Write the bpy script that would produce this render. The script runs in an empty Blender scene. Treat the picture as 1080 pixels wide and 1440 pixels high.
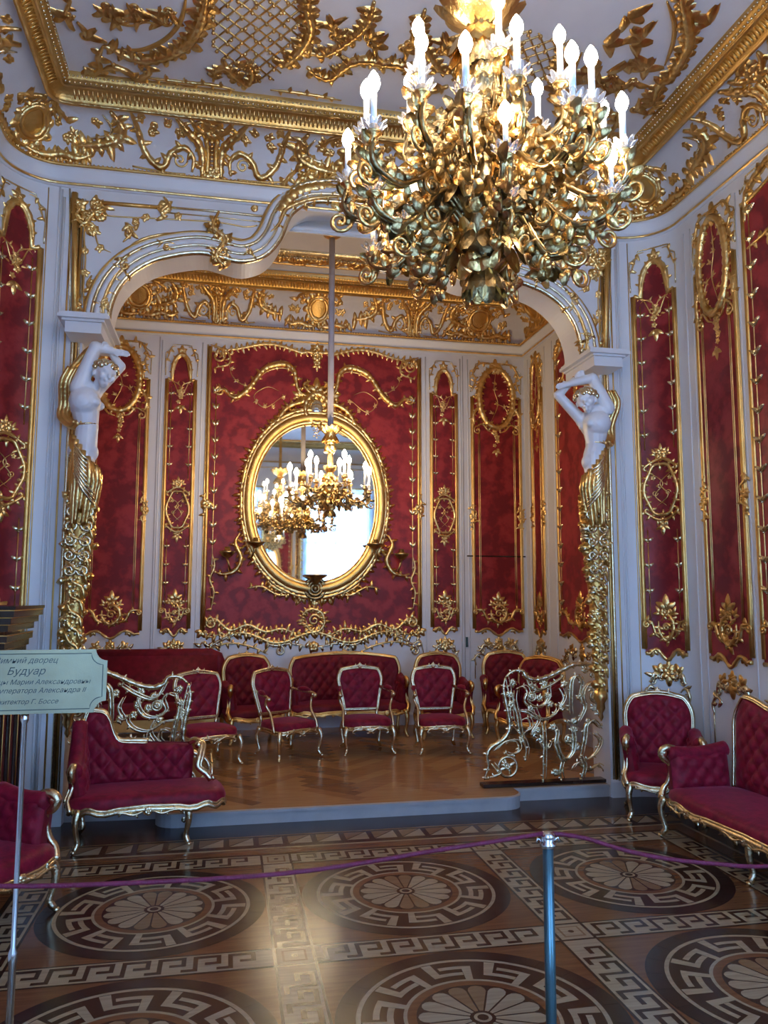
import bpy, math, random
import numpy as np
from mathutils import Vector, Matrix
random.seed(7)
PI = math.pi
S = bpy.context.scene
COL = S.collection
# ------------------------------------------------------------------ camera
YAW, PIT, ROL, FOC = 0.197, 0.1081, 0.0019, 1104.2
CAMP = np.array([0, 0, 1.6])
_f = np.array([math.sin(YAW), math.cos(YAW), 0]); _r = np.array([math.cos(YAW), -math.sin(YAW), 0]); _u = np.array([0, 0, 1.])
_f2 = math.cos(PIT)*_f + math.sin(PIT)*_u; _u2 = -math.sin(PIT)*_f + math.cos(PIT)*_u
CR = math.cos(ROL)*_r + math.sin(ROL)*_u2; CU = -math.sin(ROL)*_r + math.cos(ROL)*_u2; CF = _f2
cd = bpy.data.cameras.new('camera'); cam = bpy.data.objects.new('camera', cd); COL.objects.link(cam)
cam.matrix_world = Matrix(((CR[0], CU[0], -CF[0], 0), (CR[1], CU[1], -CF[1], 0), (CR[2], CU[2], -CF[2], 1.6), (0, 0, 0, 1)))
cd.sensor_fit = 'VERTICAL'; cd.sensor_height = 36; cd.lens = FOC/1440*36; cd.clip_start = .05
S.camera = cam
def ray(x, y): return CF + CR*(x-540)/FOC - CU*(y-720)/FOC
def atY(x, y, Y):
    d = ray(x, y); return CAMP + d*(Y/d[1])
def atX(x, y, X):
    d = ray(x, y); return CAMP + d*(X/d[0])
def atZ(x, y, z):
    d = ray(x, y); return CAMP + d*((z-1.6)/d[2])
# ------------------------------------------------------------------ materials
def nt(name):
    m = bpy.data.materials.new(name); m.use_nodes = True
    t = m.node_tree; b = t.nodes['Principled BSDF']; return m, t, b
def tc(t, kind='Object', scale=(1, 1, 1)):
    c = t.nodes.new('ShaderNodeTexCoord'); mp = t.nodes.new('ShaderNodeMapping')
    mp.inputs['Scale'].default_value = scale; t.links.new(c.outputs[kind], mp.inputs['Vector']); return mp.outputs['Vector']
def noise(t, vec, scale, detail=3, rough=.5):
    n = t.nodes.new('ShaderNodeTexNoise'); n.inputs['Scale'].default_value = scale; n.inputs['Detail'].default_value = detail
    n.inputs['Roughness'].default_value = rough; t.links.new(vec, n.inputs['Vector']); return n.outputs['Fac']
def ramp(t, fac, stops):
    r = t.nodes.new('ShaderNodeValToRGB'); e = r.color_ramp.elements
    e[0].position, e[0].color = stops[0][0], (*stops[0][1], 1); e[1].position, e[1].color = stops[-1][0], (*stops[-1][1], 1)
    for p, c in stops[1:-1]:
        q = e.new(p); q.color = (*c, 1)
    t.links.new(fac, r.inputs['Fac']); return r.outputs['Color']
def bump(t, b, fac, strength, dist=.01):
    n = t.nodes.new('ShaderNodeBump'); n.inputs['Strength'].default_value = strength; n.inputs['Distance'].default_value = dist
    t.links.new(fac, n.inputs['Height']); t.links.new(n.outputs['Normal'], b.inputs['Normal'])
def simple(name, c, rough=.5, metal=0, c2=None, scale=8, bmp=0, bscale=60, spec=None, sheen=0, coat=0):
    m, t, b = nt(name); v = tc(t)
    c2 = c2 or tuple(x*.85 for x in c)
    t.links.new(ramp(t, noise(t, v, scale), [(.3, c2), (.7, c)]), b.inputs['Base Color'])
    b.inputs['Roughness'].default_value = rough; b.inputs['Metallic'].default_value = metal
    if spec is not None: b.inputs['Specular IOR Level'].default_value = spec
    if sheen:
        b.inputs['Sheen Weight'].default_value = sheen; b.inputs['Sheen Roughness'].default_value = .4
        b.inputs['Sheen Tint'].default_value = (1, .25, .4, 1)
    if coat: b.inputs['Coat Weight'].default_value = coat; b.inputs['Coat Roughness'].default_value = .12
    if bmp: bump(t, b, noise(t, v, bscale), bmp)
    return m
M = {}
M['gold'] = simple('gilding', (.92, .64, .27), .28, 1, (.66, .40, .13), 9, .45, 45)
M['gold2'] = simple('satin_gilding', (.78, .50, .18), .42, 1, (.62, .36, .10), 7, .3, 60)
M['sgold'] = simple('pale_daylit_gilding', (.86, .74, .50), .27, 1, (.62, .50, .30), 14, .35, 50)  # paler gilding: blue daylight on the chair frames is mixed into this colour
M['bronze'] = simple('backlit_gilt_bronze', (.58, .40, .17), .30, 1, (.17, .125, .07), 14, .5, 40)  # dark tone puts the chandelier's backlit shade into the colour
M['white'] = simple('white_paint', (.72, .72, .74), .38, 0, (.68, .68, .70), 2)
M['plaster'] = simple('white_plaster', (.70, .69, .71), .7, 0, (.64, .63, .66), 3, .1, 30)
M['marble'] = simple('white_marble', (.78, .79, .83), .35, 0, (.70, .71, .76), 5)
M['wood1'] = None
def wood(name, a, b_, sc=(1.5, 18, 18), rough=.2):
    m, t, b = nt(name); v = tc(t, 'Object', sc)
    t.links.new(ramp(t, noise(t, v, 2.5, 5, .6), [(.3, a), (.7, b_)]), b.inputs['Base Color'])
    b.inputs['Roughness'].default_value = rough; b.inputs['Specular IOR Level'].default_value = .45
    return m
M['w_light'] = wood('inlay_maple', (.27, .20, .125), (.37, .29, .185))
M['w_mid'] = wood('inlay_walnut', (.12, .050, .022), (.19, .080, .034))
M['w_dark'] = wood('inlay_rosewood', (.022, .011, .008), (.045, .021, .014))
M['w_dark2'] = wood('inlay_ebony', (.016, .010, .010), (.032, .019, .017))
M['w_tan'] = wood('inlay_oak', (.17, .098, .046), (.24, .15, .08))
M['oak'] = wood('oak_parquet', (.30, .14, .054), (.42, .21, .085))
M['oak2'] = wood('oak_parquet_light', (.38, .185, .072), (.50, .27, .11))
M['oak3'] = wood('oak_parquet_dark', (.20, .09, .036), (.30, .145, .058))
def silk_mat(name, a, b_, c, sheen=0.15, sc=1.9):
    m, t, b = nt(name)
    v = tc(t)
    w = t.nodes.new('ShaderNodeTexVoronoi'); w.inputs['Scale'].default_value = sc*1.6; w.feature = 'SMOOTH_F1'
    n1 = noise(t, v, 9, 3, .6)
    mx = t.nodes.new('ShaderNodeMix'); mx.data_type = 'VECTOR'; mx.inputs['Factor'].default_value = .08
    t.links.new(v, mx.inputs[4]);
    nn = t.nodes.new('ShaderNodeTexNoise'); nn.inputs['Scale'].default_value = 14; t.links.new(v, nn.inputs['Vector'])
    t.links.new(nn.outputs['Color'], mx.inputs[5]); t.links.new(mx.outputs[1], w.inputs['Vector'])
    ma = t.nodes.new('ShaderNodeMath'); ma.operation = 'MULTIPLY'; ma.inputs[1].default_value = 22
    t.links.new(w.outputs['Distance'], ma.inputs[0])
    si = t.nodes.new('ShaderNodeMath'); si.operation = 'SINE'; t.links.new(ma.outputs[0], si.inputs[0])
    ad = t.nodes.new('ShaderNodeMath'); ad.operation = 'MULTIPLY_ADD'; ad.inputs[1].default_value = .14
    t.links.new(si.outputs[0], ad.inputs[0]); t.links.new(n1, ad.inputs[2])
    t.links.new(ramp(t, ad.outputs[0], [(.38, a), (.5, b_), (.66, c)]), b.inputs['Base Color'])
    b.inputs['Roughness'].default_value = .46; b.inputs['Specular IOR Level'].default_value = .35
    b.inputs['Sheen Weight'].default_value = sheen; b.inputs['Sheen Tint'].default_value = (1, .3, .3, 1)
    return m
M['silk'] = silk_mat('red_damask', (.17, .008, .012), (.25, .014, .017), (.32, .026, .028))
M['velvet'] = simple('crimson_damask_upholstery', (.29, .009, .036), .55, 0, (.15, .004, .017), 22, .15, 90, .25, .25)
M['velvet2'] = simple('deep_red_upholstery', (.21, .008, .021), .6, 0, (.12, .005, .012), 16, .1, 90, .25, .15)
M['lacq'] = simple('black_lacquer', (.030, .013, .010), .18, 0, (.015, .008, .007), 5, spec=.6)
M['redlacq'] = simple('red_lacquer', (.13, .02, .02), .3, 0)
M['glass'] = None
m, t, b = nt('mirror_glass'); b.inputs['Metallic'].default_value = 1; b.inputs['Roughness'].default_value = .02; b.inputs['Base Color'].default_value = (.86, .88, .87, 1); M['mirror'] = m
m, t, b = nt('crystal'); b.inputs['Transmission Weight'].default_value = .75; b.inputs['Roughness'].default_value = .05; b.inputs['IOR'].default_value = 1.5; b.inputs['Base Color'].default_value = (.95, .97, 1, 1); M['crystal'] = m
M['candle'] = simple('milk_glass_candle', (.85, .88, .90), .3)
def emit(name, c, s):
    m, t, b = nt(name); b.inputs['Base Color'].default_value = (*c, 1); b.inputs['Emission Color'].default_value = (*c, 1); b.inputs['Emission Strength'].default_value = s; return m
M['bulb'] = emit('lit_bulb', (1, .86, .68), 30)
M['bulb2'] = emit('lit_bulb_alcove', (1, .76, .46), 85)
M['dayl'] = emit('daylight_pane', (.44, .68, 1.0), 4.2)
M['steel'] = simple('blued_steel', (.10, .20, .24), .3, .8)
M['steelc'] = simple('bright_steel', (.7, .72, .74), .2, 1)
M['sleeve'] = simple('silk_sleeve', (.50, .46, .50), .6)
M['rope'] = simple('magenta_rope', (.17, .006, .045), .6, 0, (.10, .003, .025), 60, .4, 200)
M['brass'] = simple('brushed_brass', (.40, .36, .22), .45, .6, (.30, .27, .17), 6, .05, 100)
M['ink'] = simple('engraved_ink', (.05, .07, .07), .5)
M['grey'] = simple('grey_painted_riser', (.42, .40, .40), .5)
m, t, b = nt('sheer_curtain'); b.inputs['Base Color'].default_value = (.70, .84, .98, 1); b.inputs['Roughness'].default_value = .8
tr = t.nodes.new('ShaderNodeBsdfTransparent'); tl = t.nodes.new('ShaderNodeBsdfTranslucent'); tl.inputs['Color'].default_value = (.66, .84, 1, 1)
m1 = t.nodes.new('ShaderNodeMixShader'); m2 = t.nodes.new('ShaderNodeMixShader'); m1.inputs[0].default_value = .6; m2.inputs[0].default_value = .22
t.links.new(b.outputs[0], m1.inputs[1]); t.links.new(tl.outputs[0], m1.inputs[2]); t.links.new(m1.outputs[0], m2.inputs[1]); t.links.new(tr.outputs[0], m2.inputs[2])
t.links.new(m2.outputs[0], t.nodes['Material Output'].inputs['Surface']); M['curtain'] = m
# ------------------------------------------------------------------ mesh builder
def unit(v):
    n = np.linalg.norm(v); return v/n if n > 1e-12 else v
def cr(pts, step=.02, closed=False):
    """Catmull-Rom resample"""
    P = [np.array(p, float) for p in pts]
    if len(P) < 3:
        n = max(1, int(np.linalg.norm(P[-1]-P[0])/step)); return [P[0]+(P[-1]-P[0])*i/n for i in range(n+1)]
    out = []; n = len(P)
    rng = range(n) if closed else range(n-1)
    for i in rng:
        p1, p2 = P[i], P[(i+1) % n]
        p0 = P[i-1] if (i > 0 or closed) else 2*p1-p2
        p3 = P[(i+2) % n] if (i+2 < n or closed) else 2*p2-p1
        k = max(1, min(60, int(np.linalg.norm(p2-p1)/step)))
        for j in range(k):
            s = j/k; out.append(.5*((2*p1)+(p2-p0)*s+(2*p0-5*p1+4*p2-p3)*s*s+(3*p1-p0-3*p2+p3)*s**3))
    if not closed: out.append(P[-1])
    return out
class MB:
    g = 1.0
    def __init__(s, mp=None): s.v = []; s.f = []; s.m = []; s.mp = mp; s.mats = []
    def mi(s, mat):
        if mat not in s.mats: s.mats.append(mat)
        return s.mats.index(mat)
    def add(s, vs, fs, mat='gold'):
        o = len(s.v); s.v.extend(vs); k = s.mi(mat)
        for f in fs: s.f.append([i+o for i in f]); s.m.append(k)
    def tube(s, pts, rad, n=6, mat='gold', closed=False, flat=None, cap=True):
        P = [np.array(p, float) for p in pts]; L = len(P)
        if L < 2: return
        if not hasattr(rad, '__len__'): rad = [rad]*L
        T = []
        for i in range(L):
            a = P[(i-1) % L] if (closed or i > 0) else P[i]; b = P[(i+1) % L] if (closed or i < L-1) else P[i]
            T.append(unit(b-a))
        ref = np.array([0, 0, 1.]) if abs(T[0][2]) < .9 else np.array([0, 1., 0])
        N = unit(np.cross(T[0], ref)); vs = []
        for i in range(L):
            N = unit(N-T[i]*np.dot(N, T[i])); B = np.cross(T[i], N)
            for k in range(n):
                a = 2*PI*k/n; vs.append(P[i]+(N*math.cos(a)+B*math.sin(a))*rad[i])
        fs = []
        for i in range(L if closed else L-1):
            j = (i+1) % L
            for k in range(n): fs.append([i*n+k, i*n+(k+1) % n, j*n+(k+1) % n, j*n+k])
        if cap and not closed: fs.append(list(range(n))[::-1]); fs.append([(L-1)*n+k for k in range(n)])
        s.add(vs, fs, mat)
    def box(s, a, b, mat='white'):
        x0, y0, z0 = a; x1, y1, z1 = b
        vs = [(x, y, z) for z in (z0, z1) for y in (y0, y1) for x in (x0, x1)]
        s.add(vs, [[0, 2, 3, 1], [4, 5, 7, 6], [0, 1, 5, 4], [2, 6, 7, 3], [0, 4, 6, 2], [1, 3, 7, 5]], mat)
    def lathe(s, c, prof, n=16, mat='gold', flute=0, nfl=8):
        vs = []; fs = []
        for r, z in prof:
            for k in range(n):
                a = 2*PI*k/n; q = r*(1+flute*math.cos(nfl*a)); vs.append((c[0]+q*math.cos(a), c[1]+q*math.sin(a), c[2]+z))
        for i in range(len(prof)-1):
            for k in range(n): fs.append([i*n+k, i*n+(k+1) % n, (i+1)*n+(k+1) % n, (i+1)*n+k])
        fs.append(list(range(n))[::-1]); fs.append([(len(prof)-1)*n+k for k in range(n)])
        s.add(vs, fs, mat)
    def ball(s, c, r, mat='gold', n=6, m=4, sc=(1, 1, 1)):
        vs = [(c[0], c[1], c[2]+r*sc[2])]
        for i in range(1, m):
            t = PI*i/m
            for k in range(n):
                a = 2*PI*k/n; vs.append((c[0]+r*sc[0]*math.sin(t)*math.cos(a), c[1]+r*sc[1]*math.sin(t)*math.sin(a), c[2]+r*sc[2]*math.cos(t)))
        vs.append((c[0], c[1], c[2]-r*sc[2])); fs = []
        for k in range(n): fs.append([0, 1+k, 1+(k+1) % n])
        for i in range(m-2):
            for k in range(n): fs.append([1+i*n+k, 1+(i+1)*n+k, 1+(i+1)*n+(k+1) % n, 1+i*n+(k+1) % n])
        l = len(vs)-1
        for k in range(n): fs.append([l, 1+(m-2)*n+(k+1) % n, 1+(m-2)*n+k])
        s.add(vs, fs, mat)
    # ---- relief on a mapped surface (u, v, d)
    def st(s, pts, r=.012, mat='gold', taper=1, d=0, n=6, step=.025, closed=False, bead=0, raw=False):
        q = pts if raw else cr(pts, step, closed)
        if r > .0075: r = r*s.g
        elif s.g > 1: r = r*1.15
        L = len(q); rad = []
        for i in range(L):
            x = i/max(1, L-1)
            k = 1 if closed or not taper else (.35+.65*min(1, 4*min(x, 1-x)))
            if bead: k *= 1+bead*math.sin(i*2.1)
            rad.append(r*k)
        s.tube([s.mp(p[0], p[1], d+(p[2] if len(p) > 2 else 0)) for p in q], rad, n, mat, closed)
        return q
    def leaf(s, u, v, a, L=.06, W=.025, h=.02, mat='gold', d=0.003, curl=0.0):
        n = 5; vs = []; ca, sa = math.cos(a), math.sin(a); gg = 1+(s.g-1)*.6; L *= gg*.9; W *= gg*1.55; h *= gg
        for i in range(n+1):
            x = i/n; w = W*math.sin(PI*min(1, x*.80+.10))**.7*(1-.15*x)
            off = curl*x*x*L
            hh = h*math.sin(PI*(.15+.75*x))+d
            for k, yy in ((0, -1), (1, 0), (2, 1)):
                pu = u+ca*x*L-sa*(yy*w*.5+off); pv = v+sa*x*L+ca*(yy*w*.5+off)
                vs.append(s.mp(pu, pv, hh if yy == 0 else d*.3))
        fs = []
        for i in range(n):
            for k in range(2): fs.append([i*3+k, (i+1)*3+k, (i+1)*3+k+1, i*3+k+1])
        s.add(vs, fs, mat)
    def flower(s, u, v, r=.03, mat='gold', np_=5, a0=None):
        a0 = random.random()*6 if a0 is None else a0
        for k in range(np_): s.leaf(u, v, a0+2*PI*k/np_, r*1.1, r*.9, r*.5, mat)
        p = s.mp(u, v, r*.4); s.ball(p, r*.3, mat, 6, 4)
    def spray(s, u, v, a, L=.08, n=3, mat='gold', sp=.6, W=None):
        for k in range(n): s.leaf(u, v, a+sp*(k-(n-1)/2), L*(1-.25*abs(k-(n-1)/2)), W or L*.35, L*.25, mat, curl=.3*(k-(n-1)/2))
    def roc(s, pts, r=.014, lf=.05, side=0, mat='gold', sp=.06, d=0, step=.02, closed=False, dens=1):
        """rocaille: stroke with acanthus leaves along it"""
        q = s.st(pts, r, mat, 1, d, 6, step, closed, bead=.12)
        acc = 0; k = 0
        for i in range(1, len(q)-1):
            dx = q[i]-q[i-1]; acc += np.linalg.norm(dx)
            if acc > sp:
                acc = 0; k += 1; a = math.atan2(dx[1], dx[0])
                sg = side if side else (1 if k % 2 else -1)
                s.leaf(q[i][0], q[i][1], a+sg*(.30+.45*random.random()), lf*(.7+.5*random.random())*.8, lf*.56, lf*.3, mat, d=max(.004, d), curl=.75*sg)
                if dens > 1: s.leaf(q[i][0], q[i][1], a-sg*(.35+.4*random.random()), lf*.6, lf*.44, lf*.25, mat, d=max(.004, d), curl=-.7*sg)
        return q
    def vol(s, u, v, R, a0, dr, turns=1.25, r=.012, mat='gold', d=0, rj=.3):
        """volute spiral starting on the circle R at angle a0 and winding inwards; centre (u,v)"""
        pts = []
        N = int(14*turns)
        for i in range(N+1):
            x = i/N; a = a0+dr*x*turns*2*PI; rr = R*(1-x*.8); pts.append((u+rr*math.cos(a), v+rr*math.sin(a)))
        s.st(pts, r, mat, 0, d, 6, raw=True); s.ball(s.mp(pts[-1][0], pts[-1][1], r*.6+d), r*1.5, mat)
        return pts[0]
    def cscroll(s, p0, p1, bow, r=.014, vr=.03, lf=.045, mat='gold', d=0, side=0, flip=1):
        p0 = np.array(p0, float); p1 = np.array(p1, float); t = p1-p0; L = np.linalg.norm(t); t = t/L; n = np.array([-t[1], t[0]])
        pts = []
        for i in range(9):
            x = i/8; pts.append(p0+t*L*x+n*bow*math.sin(PI*x))
        sg = 1 if bow > 0 else -1
        a = math.atan2(-n[1]*sg, -n[0]*sg)
        # volutes at ends curl to the inner side
        e0 = [p0-n*sg*vr+np.array([math.cos(q), math.sin(q)])*vr*(1-.12*k) for k, q in ((k, math.atan2(n[1]*sg, n[0]*sg)+sg*(k*.7)) for k in range(9, 0, -1))]
        e1 = [p1-n*sg*vr+np.array([math.cos(q), math.sin(q)])*vr*(1-.12*k) for k, q in ((k, math.atan2(n[1]*sg, n[0]*sg)-sg*(k*.7)) for k in range(1, 10))]
        s.roc(e0[2:]+pts+e1[:-2], r, lf, side*sg if side else sg, mat, .055, d)
    def beads(s, pts, r, gap, mat='gold', n=5, m=3):
        P = [np.array(p, float) for p in pts]; acc = gap
        for i in range(1, len(P)):
            seg = np.linalg.norm(P[i]-P[i-1]); x = 0
            while acc <= seg-x+1e-9:
                x += acc; s.ball(P[i-1]+(P[i]-P[i-1])*x/seg, r, mat, n, m); acc = gap
            acc -= seg-x
    def build(s, name, parent=None, smooth=True, mod=None):
        me = bpy.data.meshes.new(name)
        if s.world and parent is not None:
            L0 = parent.location; s.v = [(v[0]-L0.x, v[1]-L0.y, v[2]-L0.z) for v in s.v]
        me.from_pydata([tuple(float(c) for c in v) for v in s.v], [], s.f)
        for mt in s.mats: me.materials.append(M[mt])
        me.polygons.foreach_set('material_index', s.m)
        me.polygons.foreach_set('use_smooth', [smooth]*len(s.f))
        me.update()
        o = bpy.data.objects.new(name, me); COL.objects.link(o)
        if parent is not None: o.parent = parent
        return o
    world = False
class WB(MB):
    world = True      # vertices given in world space even if the parent has a location
def tag(o, label=None, cat=None, group=None, kind=None):
    if label: o['label'] = label
    if cat: o['category'] = cat
    if group: o['group'] = group
    if kind: o['kind'] = kind
    return o
def empty(name, loc, label, cat, group=None, rz=0):
    o = bpy.data.objects.new(name, None); COL.objects.link(o); o.location = loc; o.rotation_euler = (0, 0, rz)
    o.empty_display_size = .1
    return tag(o, label, cat, group)
def struct(o): o['kind'] = 'structure'; return o
def copy_tree(o, parent=None):
    c = o.copy(); COL.objects.link(c)
    if parent is not None: c.parent = parent
    for ch in list(o.children): copy_tree(ch, c)
    return c
# ------------------------------------------------------------------ plan
CX = .99; YF = 6.05; XR = 3.65; XL = -1.67; AR = .38; YREAR = -.45
YB = 9.30; AXR = 3.68; AXL = -1.70; YA = 6.35; DZ = .10
mF = lambda u, v, d=0: np.array((u, YF-d, v))
mR = lambda u, v, d=0: np.array((XR-d, u, v))
mL = lambda u, v, d=0: np.array((XL+d, u, v))
mB = lambda u, v, d=0: np.array((u, YB-d, v))
mAR = lambda u, v, d=0: np.array((AXR-d, u, v))
mAL = lambda u, v, d=0: np.array((AXL+d, u, v))
def mCR(u, v, d=0):
    a = PI/2-u/AR; return np.array((XR-AR+(AR-d)*math.cos(a), YF-AR+(AR-d)*math.sin(a), v))
def mCL(u, v, d=0):
    p = mCR(u, v, d); p[0] = 2*CX-p[0]; return p
def arcp(cx, cy, r, a0, a1, n): return [(cx+r*math.cos(a0+(a1-a0)*i/n), cy+r*math.sin(a0+(a1-a0)*i/n)) for i in range(n+1)]
def rrect(x0, x1, y0, y1, r, n=10):
    """counter-clockwise rounded rectangle; only the two far (+y) corners rounded unless r covers all"""
    p = arcp(x1-r, y1-r, r, 0, PI/2, n)+arcp(x0+r, y1-r, r, PI/2, PI, n)+[(x0, y0), (x1, y0)]
    return p
def sweep(mb, path, prof, mat='white', closed=True, mats=None):
    """sweep a profile (inset, z) round a ccw plan path, mitred"""
    P = [np.array(p, float) for p in path]; L = len(P); vs = []
    for i in range(L):
        a = P[(i-1) % L] if (closed or i > 0) else None; b = P[(i+1) % L] if (closed or i < L-1) else None
        t1 = unit(P[i]-a) if a is not None else unit(b-P[i]); t2 = unit(b-P[i]) if b is not None else t1
        n1 = np.array((-t1[1], t1[0])); n2 = np.array((-t2[1], t2[0])); m_ = unit(n1+n2); k = 1/max(.3, np.dot(m_, n1))
        for ins, z in prof: q = P[i]+m_*k*ins; vs.append((q[0], q[1], z))
    n = len(prof); fs = []
    for i in range(L if closed else L-1):
        j = (i+1) % L
        for k in range(n-1): fs.append([i*n+k, j*n+k, j*n+k+1, i*n+k+1])
    mb.add(vs, fs, mat); return vs
def offpath(path, ins, z, closed=True):
    mb = MB(); vs = sweep(mb, path, [(ins, z)], closed=closed); return vs
# ------------------------------------------------------------------ floor
def fl_rect(mb, x0, y0, x1, y1, z, mat): mb.add([(x0, y0, z), (x1, y0, z), (x1, y1, z), (x0, y1, z)], [[0, 1, 2, 3]], mat)
def disc(mb, cx, cy, r, z, mat, n=64, r0=0, a0=0, a1=2*PI):
    vs = []; fs = []
    for i in range(n+1):
        a = a0+(a1-a0)*i/n; vs += [(cx+r0*math.cos(a), cy+r0*math.sin(a), z), (cx+r*math.cos(a), cy+r*math.sin(a), z)]
    for i in range(n): fs.append([2*i, 2*i+1, 2*i+3, 2*i+2])
    mb.add(vs, fs, mat)
KEY = [((-2, .5), (0, .5)), ((0, .5), (0, 4.5)), ((0, 4.5), (4, 4.5)), ((4, 4.5), (4, 2.3)), ((4, 2.3), (2, 2.3))]
KEY2 = [((.6, 1.5), (.6, 5)), ((.6, 1.5), (3.3, 1.5)), ((4.3, 0), (4.3, 3.5)), ((4.3, 3.5), (1.9, 3.5))]
def keys(mb, fn, n, z, mat, th=.48, K=None):
    for c in range(n):
        for si, ((a, b), (e, g)) in enumerate(K or KEY):
            x0, x1 = min(a, e)-th, max(a, e)+th; y0, y1 = min(b, g)-th, max(b, g)+th
            k = 4 if x1-x0 > 2 else 1; vs = []
            for i in range(k+1):
                x = x0+(x1-x0)*i/k
                for y in (y0, y1): p = fn((c*6+x)/6, y/5); vs.append((p[0], p[1], z+.0001*si))
            mb.add(vs, [[2*i, 2*i+2, 2*i+3, 2*i+1] for i in range(k)], mat)
fl = MB()
GX = [-.99, .337, 1.664, 2.991]; GY = [5.048, 3.721, 2.394, 1.067, -.26]
fl_rect(fl, XL-.4, YREAR-.4, XR+.4, 6.5, 0, 'w_dark')
e = .0005; H = .095
fl_rect(fl, GX[0], GY[-1], GX[-1], GY[0], e, 'w_mid')
for i in range(3):
    for j in range(4):
        cx = (GX[i]+GX[i+1])/2; cy = (GY[j]+GY[j+1])/2
        if cy < .6: continue
        disc(fl, cx, cy, .567, 2*e, 'w_dark2', 72)
        for k in range(24):
            a = 2*PI*k/24; disc(fl, cx, cy, .56, 3*e, 'w_dark', 3, .50, a, a+PI/24)
        disc(fl, cx, cy, .487, 4*e, 'w_light', 72, .468); disc(fl, cx, cy, .468, 4*e, 'w_dark', 72, .28)
        keys(fl, lambda x, y: (cx+(.315+.135*y)*math.cos(-2*PI*x/10), cy+(.315+.135*y)*math.sin(-2*PI*x/10)), 10, 5*e, 'w_light', .48, KEY2)
        disc(fl, cx, cy, .305, 5*e, 'w_light', 64, .290); disc(fl, cx, cy, .29, 4.5*e, 'w_mid', 64, .255); disc(fl, cx, cy, .255, 4.5*e, 'w_dark', 64)
        for k in range(16):
            a = 2*PI*(k+.5)/16; vs = []
            for x, w in ((.05, .007), (.10, .016), (.17, .030), (.205, .037), (.228, .033), (.242, .020), (.248, 0)):
                for sg in (-1, 1): vs.append((cx+x*math.cos(a)-sg*w*math.sin(a), cy+x*math.sin(a)+sg*w*math.cos(a), 5*e))
            fl.add(vs, [[2*q, 2*q+2, 2*q+3, 2*q+1] for q in range(6)], 'w_tan' if (k % 8) in (3, 4) else 'w_light')
        disc(fl, cx, cy, .05, 6*e, 'w_dark', 20); disc(fl, cx, cy, .035, 7*e, 'w_light', 20); disc(fl, cx, cy, .022, 8*e, 'w_dark', 16)
for x in GX:
    for j in range(4):
        y0, y1 = GY[j+1]+H, GY[j]-H
        fl_rect(fl, x-H, y0, x+H, y1, 3*e, 'w_dark'); fl_rect(fl, x-H+.012, y0, x+H-.012, y1, 4*e, 'w_light')
        keys(fl, lambda a, b: (x-.072+.144*b, y0+.045+(y1-y0-.08)*a/7), 7, 5*e, 'w_dark', .40)
for y in GY:
    for i in range(3):
        x0, x1 = GX[i]+H, GX[i+1]-H
        fl_rect(fl, x0, y-H, x1, y+H, 3*e, 'w_dark'); fl_rect(fl, x0, y-H+.012, x1, y+H-.012, 4*e, 'w_light')
        keys(fl, lambda a, b: (x0+.045+(x1-x0-.08)*a/7, y-.072+.144*b), 7, 5*e, 'w_dark', .40)
    for x in GX:
        fl_rect(fl, x-H, y-H, x+H, y+H, 3*e, 'w_dark2'); fl_rect(fl, x-H+.015, y-H+.015, x+H-.015, y+H-.015, 4*e, 'w_light')
        fl_rect(fl, x-.055, y-.055, x+.055, y+.055, 5*e, 'w_tan'); fl_rect(fl, x-.045, y-.045, x+.045, y+.045, 6*e, 'w_light')
        disc(fl, x, y, .015, 7*e, 'w_dark', 8)
# border bands
for k, (a, b, mt) in enumerate(((.11, .215, 'w_mid'), (.215, .24, 'w_light'), (.24, .30, 'w_dark'))):
    fl_rect(fl, GX[0]-b, GY[0]+a, GX[-1]+b, GY[0]+b, 2*e, mt)
    fl_rect(fl, GX[0]-b, GY[-1], GX[0]-a, GY[0]+a, 2*e, mt); fl_rect(fl, GX[-1]+a, GY[-1], GX[-1]+b, GY[0]+a, 2*e, mt)
n = 24
for i in range(n):
    x0 = GX[0]-.3+(GX[-1]-GX[0]+.6)*i/n; w = (GX[-1]-GX[0]+.6)/n; y0 = GY[0]+.30; y1 = y0+.16
    fl.add([(x0+.01, y0, 2*e), (x0+w*.86, y0, 2*e), (x0+w*.86, y1, 2*e)], [[0, 1, 2]], 'w_light')
    fl.add([(x0+.01, y0+.01, 2*e), (x0+w*.82, y1, 2*e), (x0+.01, y1, 2*e)], [[0, 1, 2]], 'w_tan')
for i in range(30):
    y0 = GY[-1]+(GY[0]+.3-GY[-1])*i/30; w = .17
    for sx, xx in ((-1, GX[0]-.31), (1, GX[-1]+.31)):
        fl.add([(xx, y0, 2*e), (xx+sx*.15, y0, 2*e), (xx+sx*.15, y0+w*.86, 2*e)], [[0, 1, 2] if sx > 0 else [0, 2, 1]], 'w_light')
fl_rect(fl, GX[0]-.48, GY[0]+.48, GX[-1]+.48, GY[0]+.50, 2*e, 'w_tan')
struct(fl.build('floor', smooth=False))
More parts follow.
